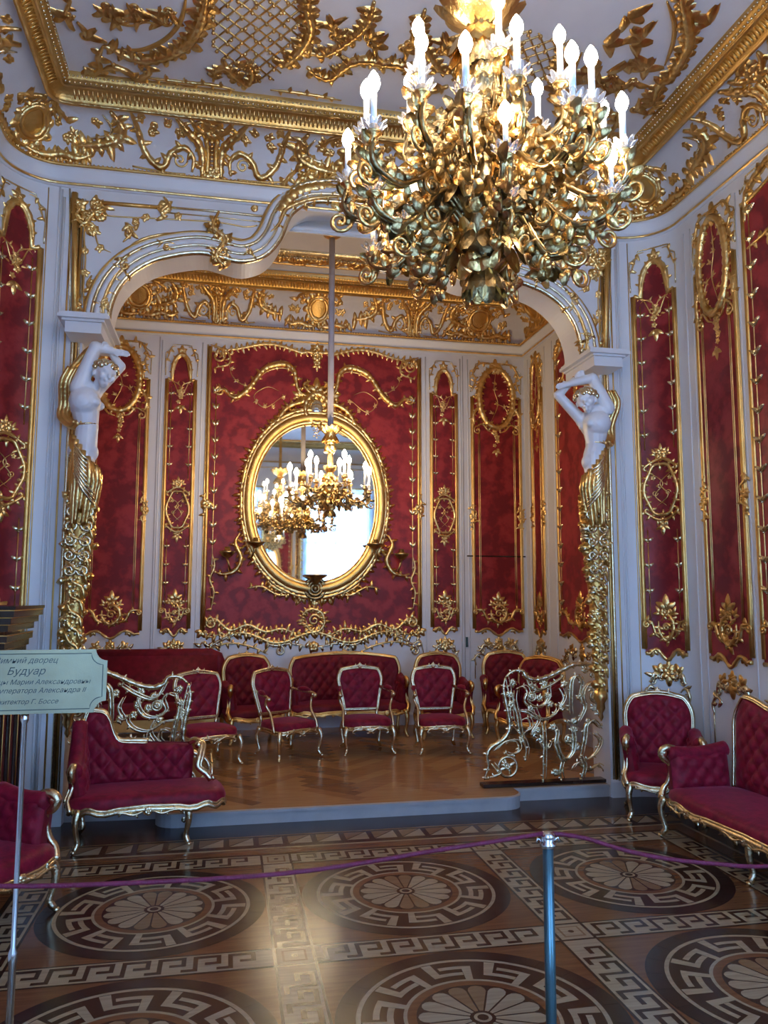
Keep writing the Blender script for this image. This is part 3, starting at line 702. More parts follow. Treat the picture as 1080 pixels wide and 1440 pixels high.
# ------------------------------------------------------------------ centre panel of the alcove with the oval mirror
root = empty('silk_panel', (PB, YB, 1.15), 'large red silk panel in the middle of the alcove, behind the oval mirror', 'wall panel')
pw0, pw1 = -.25, 2.29; n = 60; lo = []; hi = []
for i in range(n+1):
    x = -1+2*i/n; u = PB+x*(pw1-pw0)/2; ax = abs(x)
    lo.append((u, 1.15+(.06*math.cos(ax*2*PI*1.5)-.02)*(1 if ax < .95 else .3)+(.06 if ax > .8 else 0)))
    hi.append((u, 4.58+.05*math.cos((ax-.45)*PI*2.4)-(.05 if ax > .85 else 0)+(.03 if ax < .12 else 0)))
s = WB(mB); strip_between(s, lo, hi, .010, 'silk'); s.build('silk', root)
f = WB(mB)
for x in (pw0, pw1): f.st([(x, 1.2), (x, 4.56)], .015, 'gold2', 0, .006, step=.5); f.st([(x-.03*(1 if x < 1 else -1), 1.2), (x-.03*(1 if x < 1 else -1), 4.58)], .007, 'gold', 0, .006, step=.5)
f.roc(lo, .016, .07, 0, 'gold', .05, .012, dens=2); f.roc(hi, .016, .06, 0, 'gold', .05, .012, dens=2)
for sg in (-1, 1):
    cx = PB+sg*1.27
    f.vol(cx-sg*.10, 4.45, .085, PI/2, sg, 1.4, .010, d=.012); f.roc([(cx, 4.58), (cx-sg*.2, 4.5), (cx-sg*.22, 4.36), (cx-sg*.05, 4.3)], .011, .05, 0, 'gold', .04, .012)
    f.roc([(cx, 1.24), (cx-sg*.12, 1.35), (cx-sg*.3, 1.22), (cx-sg*.5, 1.28), (cx-sg*.7, 1.20), (cx-sg*.9, 1.23), (cx-sg*1.1, 1.15)], .016, .07, 0, 'gold', .05, .014, dens=2)
    f.vol(cx-sg*.09, 1.30, .07, PI/2, -sg, 1.3, .012, d=.012); f.spray(cx+sg*.02, 1.22, -PI/2, .09, 4)
    f.roc([(cx, 2.5), (cx+sg*.02, 2.6), (cx-sg*.03, 2.66), (cx+sg*.03, 2.74), (cx, 2.84)], .012, .05, 0, 'gold', .03, .012); f.flower(cx, 2.67, .055)
for q in range(3): f.flower(PB, 4.58-.07*q, .06-.01*q)
f.spray(PB, 4.60, PI/2, .1, 3); f.spray(PB, 4.42, -PI/2, .08, 3)
f.build('frame', root)
c = WB(mB)
c.roc([(PB-.10, 1.33), (PB-.06, 1.22), (PB+.05, 1.2), (PB+.12, 1.30), (PB+.08, 1.42), (PB-.04, 1.46), (PB-.13, 1.40), (PB-.15, 1.28)], .016, .06, 0, 'gold', .03, .016, dens=2); c.vol(PB, 1.33, .075, 0, 1, 1.4, .011, d=.016); c.spray(PB, 1.5, PI/2, .1, 3); c.build('base_cartouche', root)
wv = WB(mB)
for sg in (-1, 1):
    P = [(300, 553), (315, 548), (330, 560), (350, 547), (372, 520), (398, 513), (413, 522), (419, 548), (432, 558), (442, 556)]
    q = [atY(x, y, YB) for x, y in P]; q = [(PB+sg*(p[0]-PB)*(-1), p[2]) for p in q] if sg > 0 else [(p[0], p[2]) for p in q]
    wv.roc(q, .024, .06, 0, 'gold', .06, .016, dens=1); wv.st([(a, b-.045) for a, b in q[2:-2]], .006, 'gold', 1, .014); wv.st([(a, b+.04) for a, b in q[1:-2]], .006, 'gold', 1, .014)
    wv.vol(PB+sg*1.15, 4.02, .06, PI/2, -sg, 1.3, .010, d=.014)
    wv.st([(PB+sg*.4, 4.0), (PB+sg*.62, 3.85), (PB+sg*.75, 3.98), (PB+sg*.6, 4.1), (PB+sg*.45, 4.06)], .005, 'gold', 1, .014)
    wv.st([(PB+sg*1.05, 4.35), (PB+sg*1.0, 4.2), (PB+sg*.85, 4.1), (PB+sg*.72, 4.14)], .005, 'gold', 1, .014)
    for uu, vv in ((.4, 3.98), (.52, 3.86), (.62, 3.86), (.72, 3.93), (1.02, 4.3), (.95, 4.16), (.85, 4.1)): wv.flower(PB+sg*uu, vv, .022); wv.spray(PB+sg*uu, vv, random.random()*6, .05, 2)
wv.build('wave_garland', root)
for sg in (-1, 1):
    L = WB(mB); x = PB+sg*1.19; L.st([(x, 4.1), (x, 1.5)], .005, 'gold', 0, .014, step=.5)
    q = 4.0
    while q > 2.0:
        L.leaf(x, q, PI/2-.5, .07, .022, .02, 'sgold', .014); L.leaf(x, q, PI/2+.5, .07, .022, .02, 'sgold', .014); q -= .2
    L.roc([(x, 2.1), (x+.03, 1.95), (x-.02, 1.8), (x+.03, 1.66), (x, 1.45)], .010, .05, 0, 'gold', .05, .014); L.build('leaf_strip', root)
# mirror
mr = empty('oval_mirror', (PB, YB, 1.66), 'large oval mirror in a carved gilt frame hung in the alcove', 'mirror')
def ovl(k=1.0, d=0, n=64):
    out = []
    for i in range(n):
        a = 2*PI*i/n; rx = .755*k; rz = .97*k; ca, sa = math.cos(a), math.sin(a)
        out.append((PB+rx*np.sign(ca)*abs(ca)**.93, 2.72+rz*np.sign(sa)*abs(sa)**.97))
    return out
g = WB(mB); o = ovl(1.03); g.add([mB(PB, 2.72, .03)]+[mB(u, v, .03) for u, v in o], [[0, 1+(i+1) % 64, 1+i] for i in range(64)], 'mirror'); g.build('glass', mr, False)
f = WB(mB);
for k, r, d, mt in ((1.0, .022, .045, 'gold'), (1.055, .040, .035, 'gold2'), (1.12, .030, .03, 'gold')):
    o = ovl(k); f.st([*o], r, mt, 0, d, 8, closed=True, raw=True, bead=.10 if k > 1.1 else 0)
f.roc(ovl(1.16), .020, .075, 0, 'gold', .055, .04, closed=True, dens=2)
f.roc(ovl(1.07), .012, .05, 0, 'gold', .08, .07, closed=True)
f.build('carved_frame', mr)
f = WB(mB); zt = 3.78
f.roc([(PB-.13, zt), (PB-.12, zt+.17), (PB, zt+.26), (PB+.12, zt+.17), (PB+.13, zt), (PB, zt-.10)], .026, .08, 0, 'gold', .04, .05, closed=True, dens=2)
f.ball(mB(PB, zt+.08, .05), .085, 'mirror', 14, 8, (1, .35, 1.3))
for sg in (-1, 1):
    f.cscroll((PB+sg*.16, zt+.16), (PB+sg*.48, zt-.14), .07*sg, .022, .05, .07, d=.04); f.vol(PB+sg*.24, zt-.02, .08, PI/2, -sg, 1.4, .014, d=.04); f.spray(PB+sg*.2, zt+.22, PI/2-sg*.5, .11, 4)
    f.roc([(PB+sg*.05, zt+.24), (PB+sg*.16, zt+.36), (PB+sg*.08, zt+.42)], .014, .05, 0, 'gold', .03, .04)
for q in range(3): f.flower(PB, zt-.12-.06*q, .05)
f.spray(PB, zt+.28, PI/2, .16, 5); f.build('crest', mr)
f = WB(mB); zb = 1.70
for R in (.12, .08, .045): f.st([(PB+R*math.cos(a), zb+R*math.sin(a)) for a in [2*PI*q/16 for q in range(16)]], .014, 'bronze', 0, .06+.03*(.12-R)*10, closed=True, raw=True)
f.ball(mB(PB, zb, .09), .04, 'bronze', 8, 6); f.lathe(mB(PB, zb+.10, .13), [(.02, -.06), (.06, 0), (.13, .04), (.14, .06), (.12, .06)], 14, 'bronze')
for sg in (-1, 1):
    f.cscroll((PB+sg*.12, zb-.04), (PB+sg*.5, zb+.03), .05*-sg, .016, .04, .07, d=.04); f.spray(PB+sg*.14, zb-.08, -PI/2+sg*.6, .12, 3); f.roc([(PB+sg*.15, zb+.0), (PB+sg*.4, zb-.08), (PB+sg*.62, zb+.02), (PB+sg*.78, zb+.0)], .012, .06, 0, 'gold', .05, .03)
f.spray(PB, zb-.12, -PI/2, .1, 3); f.build('base_rosette', mr)
for sg in (-1, 1):
    f = WB(mB)
    for (x0, z0, s_) in ((.88, 2.0, 1), (.62, 2.15, 0)):
        if s_:
            f.roc([(PB+sg*.88, 2.34), (PB+sg*.93, 2.22), (PB+sg*.86, 2.05), (PB+sg*.93, 1.90), (PB+sg*1.06, 1.86), (PB+sg*1.14, 1.88)], .020, .06, 0, 'gold', .05, .05)
            p = mB(PB+sg*1.02, 2.04, .16); f.tube([mB(PB+sg*.92, 1.93, .06), mB(PB+sg*.98, 1.90, .13), p], .013, 6, 'bronze'); f.lathe(p, [(.015, 0), (.05, .02), (.085, .06), (.09, .08), (.05, .085), (.03, .10), (.03, .13)], 12, 'bronze')
        else:
            p = mB(PB+sg*.70, 2.18, .17); f.tube([mB(PB+sg*.76, 2.05, .05), mB(PB+sg*.74, 2.06, .13), p], .013, 6, 'bronze'); f.lathe(p, [(.015, -.02), (.05, .0), (.10, .03), (.11, .05), (.05, .055), (.03, .07), (.03, .10)], 12, 'bronze')
    f.build('candle_bracket', mr)
# mirror over the rear wall (seen only as a reflection)
q = empty('rear_mirror', (1.28, YREAR, .9), 'tall gilt framed mirror between the windows, seen reflected in the oval mirror', 'mirror')
g = WB(); g.add([(.86, YREAR+.03, .9), (1.70, YREAR+.03, .9), (1.70, YREAR+.03, 3.2), (.86, YREAR+.03, 3.2)], [[0, 3, 2, 1]], 'mirror'); g.build('glass', q, False)
g = WB(lambda u, v, d=0: np.array((u, YREAR+d, v))); g.roc([(.86, .9), (.86, 3.1), (.94, 3.25), (1.28, 3.45), (1.62, 3.25), (1.7, 3.1), (1.7, .9)], .03, .08, 0, 'gold', .1, .04, dens=2); g.build('carved_frame', q)
# ------------------------------------------------------------------ arch wall ornament
CRV = [np.array(p) for p in curve[1:-1]]
def offs(o):
    out = []; n = len(CRV)
    for i in range(n):
        a = CRV[max(0, i-2)]; b = CRV[min(n-1, i+2)]; t_ = unit(b-a); out.append(CRV[i]+np.array((-t_[1], t_[0]))*o)
    for _ in range(3): out = [out[0]]+[(out[i-1]+out[i]*2+out[i+1])/4 for i in range(1, n-1)]+[out[-1]]
    return out
g = MB(mF); A0, A1 = offs(.0), offs(.165)
g.add([p for a, b in zip(A0, A1) for p in (mF(a[0], a[1], .05), mF((a[0]+b[0])/2, (a[1]+b[1])/2, .075), mF(b[0], b[1], .03))], [[3*i+k, 3*i+3+k, 3*i+4+k, 3*i+1+k] for i in range(len(A0)-1) for k in (0, 1)], 'white')
for o, r, d, mt in ((.0, .016, .045, 'sgold'), (.022, .016, .05, 'white'), (.05, .009, .065, 'sgold'), (.075, .018, .065, 'white'), (.115, .010, .06, 'sgold'), (.14, .016, .04, 'white'), (.17, .013, .02, 'gold')):
    g.st(offs(o), r, mt, 0, d, 6, raw=True)
g.build('archivolt', wf)
# shaped gold rocaille on the archivolt
def pf(x, y): p = atY(x, y, YF-.04); return (p[0], p[2])
def both(pts): return (pts, [(2*CX-x, z) for x, z in pts])
g = MB(mF); MB.g = 1.25
for side_ in (0, 1):
    T = lambda pts: both([pf(*p) for p in pts])[side_]
    sg = 1 if side_ else -1
    # cluster at the cusp and on the shoulder
    for (x, y, R) in ((308, 350, .10), (172, 372, .08), (128, 455, .04), (146, 425, .06), (232, 348, .05), (350, 355, .04)):
        u, v = T([(x, y)])[0]
        for k in range(int(R*110)): g.leaf(u+random.uniform(-R, R)*.5, v+random.uniform(-R, R)*.8, random.random()*6.28, .07, .03, .03, 'gold', .07)
        g.flower(u, v, R*.5); g.spray(u, v, PI/2, R*1.2, 4); g.spray(u, v, -PI/2, R*1.2, 4); g.vol(u+R*.3, v-R*.3, R*.5, 1, 1, 1.3, .010, d=.08)
    g.roc(T([(308, 300), (300, 322), (316, 340), (304, 362), (318, 378)]), .018, .07, 0, 'gold', .03, .08, dens=2)
    g.roc(T([(150, 462), (146, 430), (158, 398), (176, 372), (200, 352)]), .012, .05, 0, 'gold', .05, .075)
    g.roc(T([(132, 440), (138, 405), (152, 378), (175, 352), (205, 333), (250, 326), (285, 328)]), .009, .05, 1 if side_ else -1, 'gold', .12, .02)
    # vines in the spandrel
    g.st(T([(104, 268), (104, 455)]), .020, 'gold2', 0, .004, step=.4); g.st(T([(97, 262), (97, 455)]), .006, 'sgold', 0, .004, step=.4)
    g.st(T([(128, 281), (226, 289)]), .013, 'gold2', 0, .006, step=.4)
    g.st(T([(120, 300), (117, 330), (119, 360), (116, 400), (117, 440)]), .006, 'gold', 0, .004)
    g.st(T([(240, 289), (300, 294), (385, 303)]), .008, 'sgold', 0, .006, step=.2); g.st(T([(235, 296), (300, 302), (385, 311)]), .005, 'sgold', 0, .004, step=.2)
    g.st(T([(130, 290), (150, 300), (215, 304), (300, 309), (345, 316), (362, 314)]), .005, 'gold', 0, .004)
    g.st(T([(270, 322), (310, 327), (345, 334), (368, 322)]), .006, 'gold2', 0, .004)
    g.roc(T([(172, 338), (185, 324), (176, 312), (192, 320)]), .010, .06, 0, 'gold', .04, .01)
    g.st(T([(130, 310), (135, 335), (140, 345), (155, 352)]), .006, 'gold', 1, .004)
    g.roc(T([(128, 385), (122, 398), (130, 410), (122, 425)]), .011, .055, 0, 'gold', .04, .01)
    g.roc(T([(112, 412), (108, 425), (120, 438), (140, 447)]), .009, .05, 0, 'gold', .04, .01)
    g.roc(T([(104, 275), (114, 286), (106, 300), (118, 312), (130, 298), (145, 290), (128, 278)]), .013, .06, 0, 'gold', .03, .012, dens=2)
    for (x, y) in ((110, 285), (122, 300), (135, 285), (140, 300), (128, 320)): u, v = T([(x, y)])[0]; g.flower(u, v, .045); g.spray(u, v, random.random()*6, .07, 3)
    g.roc(T([(230, 275), (236, 286), (226, 296), (232, 305)]), .014, .055, 0, 'gold', .025, .02, dens=2); u, v = T([(231, 288)])[0]; g.flower(u, v, .05)
    for (x, y) in ((205, 302), (180, 318), (140, 345), (118, 350), (117, 380), (358, 290), (250, 300), (190, 310), (128, 395)): u, v = T([(x, y)])[0]; g.flower(u, v, .026); g.spray(u, v, random.random()*6, .05, 2)
    # gilt crest of the raised centre
    q = T([(385, 322), (393, 302), (404, 285), (420, 272), (445, 266), (480, 264)]); g.roc(q, .045, .05, 0, 'gold', .03, .05, dens=2); g.st([(a, b+.05) for a, b in q], .018, 'sgold', 1, .07, bead=.3, step=.02)
    g.roc(T([(380, 330), (392, 318), (400, 300), (412, 292), (440, 283), (480, 280)]), .014, .05, 0, 'gold', .04, .085)
    g.roc(T([(425, 262), (435, 240), (450, 232)]), .02, .08, 0, 'gold', .03, .04, dens=2); g.roc(T([(405, 290), (398, 262), (415, 240), (425, 235)]), .016, .06, 0, 'gold', .03, .03)
    g.roc(T([(450, 262), (470, 250), (495, 246)]), .018, .06, 0, 'gold', .04, .06, dens=2)
u, v = CX, zc+.18
for R in (.17, .12, .06): g.st([(u+R*math.cos(a), v+R*1.3*math.sin(a)) for a in [2*PI*q/16 for q in range(16)]], .02, 'gold', 0, .08, closed=True, raw=True, bead=.2)
for a in range(14): g.leaf(u+.17*math.cos(a*.449), v+.2*math.sin(a*.449), a*.449, .11, .05, .03, 'gold', .06)
g.build('gilt_scrollwork', wf)
# mouldings / pilaster bands at both outer sides of the opening, reaching the floor
g = MB(mF)
for sg in (-1, 1):
    for o, r, mt in ((2.265, .008, 'white'), (2.215, .006, 'gold2'), (2.16, .012, 'sgold'), (2.135, .009, 'gold2'), (2.115, .006, 'sgold')):
        g.st([(CX+sg*o, .12), (CX+sg*o, 4.62)], r, mt, 0, .002, step=1)
g.build('pilaster_fillet', wf)
g = MB()
g.tube([(XR-AR, YF-.004, z) for z in (0.02, 4.68)], .006, 6, 'white'); g.tube([(XL+AR, YF-.004, z) for z in (0.02, 4.68)], .006, 6, 'white'); g.build('corner_bead', wf)
# capitals
for sg in (-1, 1):
    g = MB()
    def bx(o0, o1, y0, y1, z0, z1, mt='white'): a, b = sorted((CX+sg*o0, CX+sg*o1)); g.box((a, y0, z0), (b, y1, z1), mt)
    bx(1.92, 2.17, 5.80, YA, 3.49, 3.57); bx(1.90, 2.19, 5.775, YA, 3.57, 3.585); bx(1.86, 2.215, 5.745, YA, 3.585, 3.61); bx(1.875, 2.2, 5.76, YA, 3.61, 3.63)
    struct(g.build('trim_%d' % (1 if sg < 0 else 2), smooth=False))
# ------------------------------------------------------------------ coves
MB.g = 1.75
def mk_cov(kind):
    I, z0, H = (CI, CZ0, CH) if kind[0] == 'm' else (ACI, ACZ, ACH)
    def base(s):
        if kind == 'mF':                       # s = X along the front wall; beyond the ends it runs round the corner arcs
            x0, x1 = XL+AR, XR-AR
            if s < x0:
                a = PI/2+min((x0-s)/AR, PI/2); e_ = max(0, (x0-s)-AR*PI/2); return np.array((x0, YF-AR)), a, e_, -1
            if s > x1:
                a = PI/2-min((s-x1)/AR, PI/2); e_ = max(0, (s-x1)-AR*PI/2); return np.array((x1, YF-AR)), a, e_, 1
        return None, 0, 0, 0
    def f(s, v, d=0):
        t = min(1.1, max(-.1, v/.52)); ins = I*((1-math.cos(PI/2*t))*.9+.1*t); z = z0+H*math.sin(PI/2*min(1, t)); nx = math.cos(PI/2*t);
        ins += d*(.4+.6*nx); z -= d*.75*math.sin(PI/2*max(0, min(t, 1)))
        if kind == 'mF':
            c, a, e_, sd = base(s)
            if c is None: return np.array((s, YF-ins, z))
            r = max(.03, AR-ins); p = c+r*np.array((math.cos(a), math.sin(a))); return np.array((p[0], p[1]-e_, z))
        if kind == 'aB': return np.array((s, YB-ins, z))
        if kind == 'aR': return np.array((AXR-ins, s, z))
        if kind == 'aL': return np.array((AXL+ins, s, z))
    return f
def console(g, s, k=1.0):
    for sg in (-1, 1):
        P = lambda L: [(s+sg*x*k, v) for x, v in L]
        g.roc(P([(.27, .46), (.20, .36), (.10, .26), (.07, .15), (.075, .02)]), .020, .05, 0, 'gold', .06, .012)
        g.roc(P([(.16, .46), (.11, .38), (.03, .33)]), .014, .05, 0, 'gold', .04, .012)
        g.st(P([(.045, .3), (.03, .2), (.035, .05)]), .012, 'gold2', 0, .012)
        g.roc(P([(.60, .48), (.56, .34), (.51, .17), (.42, .07), (.36, .07), (.31, .17), (.21, .22), (.14, .15), (.15, .05)]), .016, .05, 0, 'gold', .07, .01)
        g.st(P([(.60, .05), (.35, .03), (.2, .03)]), .007, 'gold2', 0, .004)
        g.roc(P([(.74, .44), (.665, .31), (.70, .22), (.84, .17), (1.02, .15)]), .022, .08, 0, 'gold', .05, .012, dens=2)
        g.st(P([(.80, .40), (.74, .30), (.78, .24), (.92, .21)]), .008, 'sgold', 1, .012)
        for x, v in ((.45, .3), (.43, .36), (.25, .33), (.33, .38), (.52, .42), (.86, .34)):
            g.flower(s+sg*x*k, v, .022); g.spray(s+sg*x*k, v, random.random()*6, .05, 2)
        g.vol(s+sg*.24*k, .13, .055, 0, sg, 1.3, .007, d=.006)
    for v in (.42, .36): g.flower(s, v, .06)
    for q in range(7): g.ball(g.mp(s, .28-.03*q, .012), .018-.001*q, 'gold')
    for q in range(5): g.flower(s+random.uniform(-.05, .05), .05+.03*random.random(), .035)
    g.spray(s, .04, -PI/2, .06, 5)
def cart(g, s, v=.24, k=1.0, core='gold2'):
    for R, r in ((.12, .016), (.15, .010)): g.st([(s+R*k*1.1*math.cos(a), v+R*math.sin(a)) for a in [2*PI*q/18 for q in range(18)]], r, 'gold', 0, .012, closed=True, raw=True, bead=.15)
    g.add([g.mp(s, v, .03)]+[g.mp(s+.11*k*math.cos(a), v+.10*math.sin(a), .012) for a in [2*PI*q/14 for q in range(14)]], [[0, 1+q, 1+(q+1) % 14] for q in range(14)], core)
    for a in range(12): g.leaf(s+.13*k*math.cos(a*.52), v+.13*math.sin(a*.52), a*.52+.4, .07, .035, .02, 'gold', .01)
    for sg in (-1, 1):
        P = lambda L: [(s+sg*x*k, y) for x, y in L]
        g.roc(P([(.0, .06), (.15, .05), (.28, .08), (.40, .06), (.5, .10)]), .020, .06, 0, 'gold', .04, .012, dens=2)
        g.roc(P([(.05, .44), (.16, .46), (.28, .40), (.36, .30)]), .012, .06, 0, 'gold', .06, .01)
        for x, y in ((.25, .3), (.32, .2), (.2, .38), (.38, .22)): g.flower(s+sg*x*k, y, .022); g.spray(s+sg*x*k, y, random.random()*6, .05, 3)
cv = mk_cov('mF'); g = MB(cv)
console(g, -.19); console(g, 2*CX+.19); cart(g, CX); cart(g, XL+AR-.30, .26, 1.0); cart(g, XR-AR+.30, .26, 1.0)
for sd in (-1, 1):
    e0 = (XL+AR-AR*PI/2) if sd < 0 else (XR-AR+AR*PI/2)
    console(g, e0+sd*1.25); cart(g, e0+sd*2.45); console(g, e0+sd*3.6)
g.st([(x, .012) for x in np.arange(XL-3.4, XR+3.4, .06)], .008, 'sgold', 0, .0, raw=True)
g.build('gilt_scrollwork', cove_m)
for kd, lo_, hi_ in (('aB', AXL, AXR), ('aR', YA, YB), ('aL', YA, YB)):
    g = MB(mk_cov(kd))
    if kd == 'aB':
        console(g, PB-1.19, .72); console(g, PB+1.19, .72); cart(g, PB, .24, .8); cart(g, AXL+.62, .25, .9); cart(g, AXR-.62, .25, .9);
    else: console(g, YB-1.5, .8); cart(g, YB-.60, .25, .9); cart(g, YA+.62, .25)
    g.st([(x, .012) for x in np.arange(lo_+.02, hi_-.0, .06)], .007, 'sgold', 0, .0, raw=True)
    g.build('gilt_scrollwork', cove_a)
# ------------------------------------------------------------------ main ceiling relief (traced on the left half, mirrored)
mC = lambda u, v, d=0: np.array((u, v, CZ-d))
g = MB(mC); MB.g = 1.35
def pc(x, y): p = atZ(x, y, CZ); return (p[0], p[1])
for sd in (0, 1):
    T = lambda pts: [(2*CX-a, b) if sd else (a, b) for a, b in [pc(*p) for p in pts]]
    g.roc(T([(292, -20), (288, 5), (281, 30), (266, 55), (242, 72), (210, 80), (180, 77), (158, 66), (146, 62)]), .030, .09, 0, 'gold', .06, .015, dens=2)
    g.st(T([(262, -10), (258, 15), (250, 35), (230, 55), (200, 68), (165, 68)]), .012, 'gold2', 1, .01)
    g.roc(T([(146, 62), (138, 78), (140, 95), (128, 102), (118, 92)]), .016, .07, 0, 'gold', .05, .012)
    g.roc(T([(140, 98), (160, 92), (178, 98), (195, 108), (210, 100), (205, 90), (195, 92)]), .018, .06, 0, 'gold', .05, .012)
    g.roc(T([(205, 108), (240, 112), (268, 115), (300, 118), (330, 125)]), .010, .05, 0, 'gold', .06, .008)
    g.roc(T([(436, -15), (433, 10), (438, 35), (428, 60), (408, 82), (396, 92)]), .026, .08, 0, 'gold', .05, .015, dens=2)
    g.roc(T([(300, 112), (303, 98), (318, 92), (330, 104), (348, 116), (355, 100), (348, 86), (340, 92)]), .018, .07, 0, 'gold', .04, .014, dens=2)
    g.roc(T([(432, 92), (446, 102), (462, 106), (476, 98), (488, 88), (505, 82), (525, 82), (545, 90), (560, 88)]), .026, .08, 0, 'gold', .05, .015, dens=2)
    g.roc(T([(380, 125), (410, 128), (450, 134), (480, 140)]), .009, .05, 0, 'gold', .06, .008)
    g.roc(T([(100, 40), (92, 20), (98, 0), (92, -15)]), .010, .05, 0, 'gold', .06, .008)
    # lattice
    a0, a1 = pc(300, 0), pc(420, 100)
    for k in range(-7, 14):
        for dr in (0, 1):
            L = []
            for q in range(0, 30):
                x = 290+q*5; y = (k*18+(q*5)*.8) if dr else (k*18+100-(q*5)*.8)
                bl = 275+.0*y+ (20 if y < 60 else 45*(y-60)/50+20); br = 432-max(0, (y-50))*.7
                if -18 < y < 118-(x-290)*.05 and bl < x < br: L.append((x, y))
            if len(L) > 2: g.st(T([L[0], L[-1]]), .006, 'gold', 0, .004, n=5, step=.3);
            for w_ in L[::4]: u, v = T([w_])[0]; g.ball(mC(u, v, .012), .014, 'gold')
    for (x, y) in ((150, 8), (163, 20), (172, 28), (190, 10), (200, 25), (238, 15), (232, 30), (470, 50), (468, 38), (523, 60), (518, 52), (95, 20), (120, 50)):
        u, v = T([(x, y)])[0]
        for a in range(3): g.leaf(u, v, y*.1+.5*a, .11, .030, .03, 'gold', curl=.6*(a-1))
        g.vol(u, v, .04, 0, 1, 1.2, .009)
    g.st(T([(145, 5), (165, 30), (185, 35), (205, 30), (225, 32), (236, 20)]), .006, 'gold2', 1, .006)
    g.roc(T([(598, 10), (590, 40), (600, 70), (620, 95), (650, 100)]), .022, .08, 0, 'gold', .05, .015, dens=2)
for q in range(2):
    R = .55+.25*q; g.st([(CX+R*math.cos(a), 2.94+R*math.sin(a)) for a in [2*PI*k/40 for k in range(40)]], .02, 'gold', 0, .01, closed=True, raw=True, bead=.2)
for k in range(16): a = 2*PI*k/16; g.spray(CX+.55*math.cos(a), 2.94+.55*math.sin(a), a, .2, 3)
R_ = lambda pts: [pc(*p) for p in pts]
g.roc(R_([(955, -20), (966, 22), (969, 55), (958, 80), (944, 103), (926, 117), (918, 144)]), .030, .08, 0, 'gold', .05, .015, dens=2); g.st(R_([(938, 0), (948, 30), (946, 60), (935, 90)]), .012, 'gold2', 1, .01)
for (x, y) in ((882, 20), (905, 52), (888, 60), (882, 85), (902, 98), (915, 90), (850, 60), (845, 90), (1000, 30)):
    u, v = pc(x, y)
    for a in range(3): g.leaf(u, v, y*.3+.6*a, .13, .05, .03, 'gold', curl=.5*(a-1))
g.roc(R_([(905, 165), (920, 150), (945, 140), (965, 120), (985, 95)]), .014, .06, 0, 'gold', .05, .01)
g.build('gilt_relief', ceil_m)
mCA = lambda u, v, d=0: np.array((u, v, ACZT-d))
g = MB(mCA); MB.g = 1.4
for x in np.arange(-.9, 3.0, .65):
    for sg in (-1, 1): g.roc([(x, 8.42), (x+sg*.10, 8.52), (x+sg*.2, 8.46), (x+sg*.3, 8.56)], .018, .07, 0, 'gold', .04, .012, dens=2)
    g.flower(x, 8.45, .07)
g.st([(-1.0, 8.62), (3.0, 8.62)], .012, 'gold', 0, .0, step=1); g.st([(-1.0, 8.38), (3.0, 8.38)], .012, 'gold', 0, .0, step=1); g.build('gilt_relief', ceil_a)
MB.g = 1.0
# ------------------------------------------------------------------ caryatids
def blob(parts, name, mat, voxel=.009, parent=None, smooth=6, off=(0, 0, 0)):
    mb = MB()
    for (a, b, ra, rb) in parts:
        a = np.array(a, float)-off; b = np.array(b, float)-off; L = max(np.linalg.norm(b-a), 1e-4)
        if L < 1e-3: mb.ball(a, ra, mat, 14, 10); continue
        ax = (b-a)/L; K = 6; pts = []; rr = []
        for i in range(K): t_ = PI/2*i/K; pts.append(a-ax*ra*math.cos(t_)); rr.append(max(1e-4, ra*math.sin(t_)))
        for i in range(5): pts.append(a+(b-a)*i/4); rr.append(ra+(rb-ra)*i/4)
        for i in range(1, K+1): t_ = PI/2*i/K; pts.append(b+ax*rb*math.sin(t_)); rr.append(max(1e-4, rb*math.cos(t_)))
        mb.tube(pts, rr, 14, mat)
    o = mb.build(name, parent)
    r_ = o.modifiers.new('r', 'REMESH'); r_.mode = 'VOXEL'; r_.voxel_size = voxel
    s_ = o.modifiers.new('s', 'SMOOTH'); s_.iterations = smooth; s_.factor = .5
    dg = bpy.context.evaluated_depsgraph_get(); me = bpy.data.meshes.new_from_object(o.evaluated_get(dg)); o.modifiers.clear()
    me.polygons.foreach_set('use_smooth', [True]*len(me.polygons)); o.data = me
    if not me.materials: me.materials.append(M[mat])
    return o
def ell(c, rx, ry, rz): return (c, rx, ry, rz)
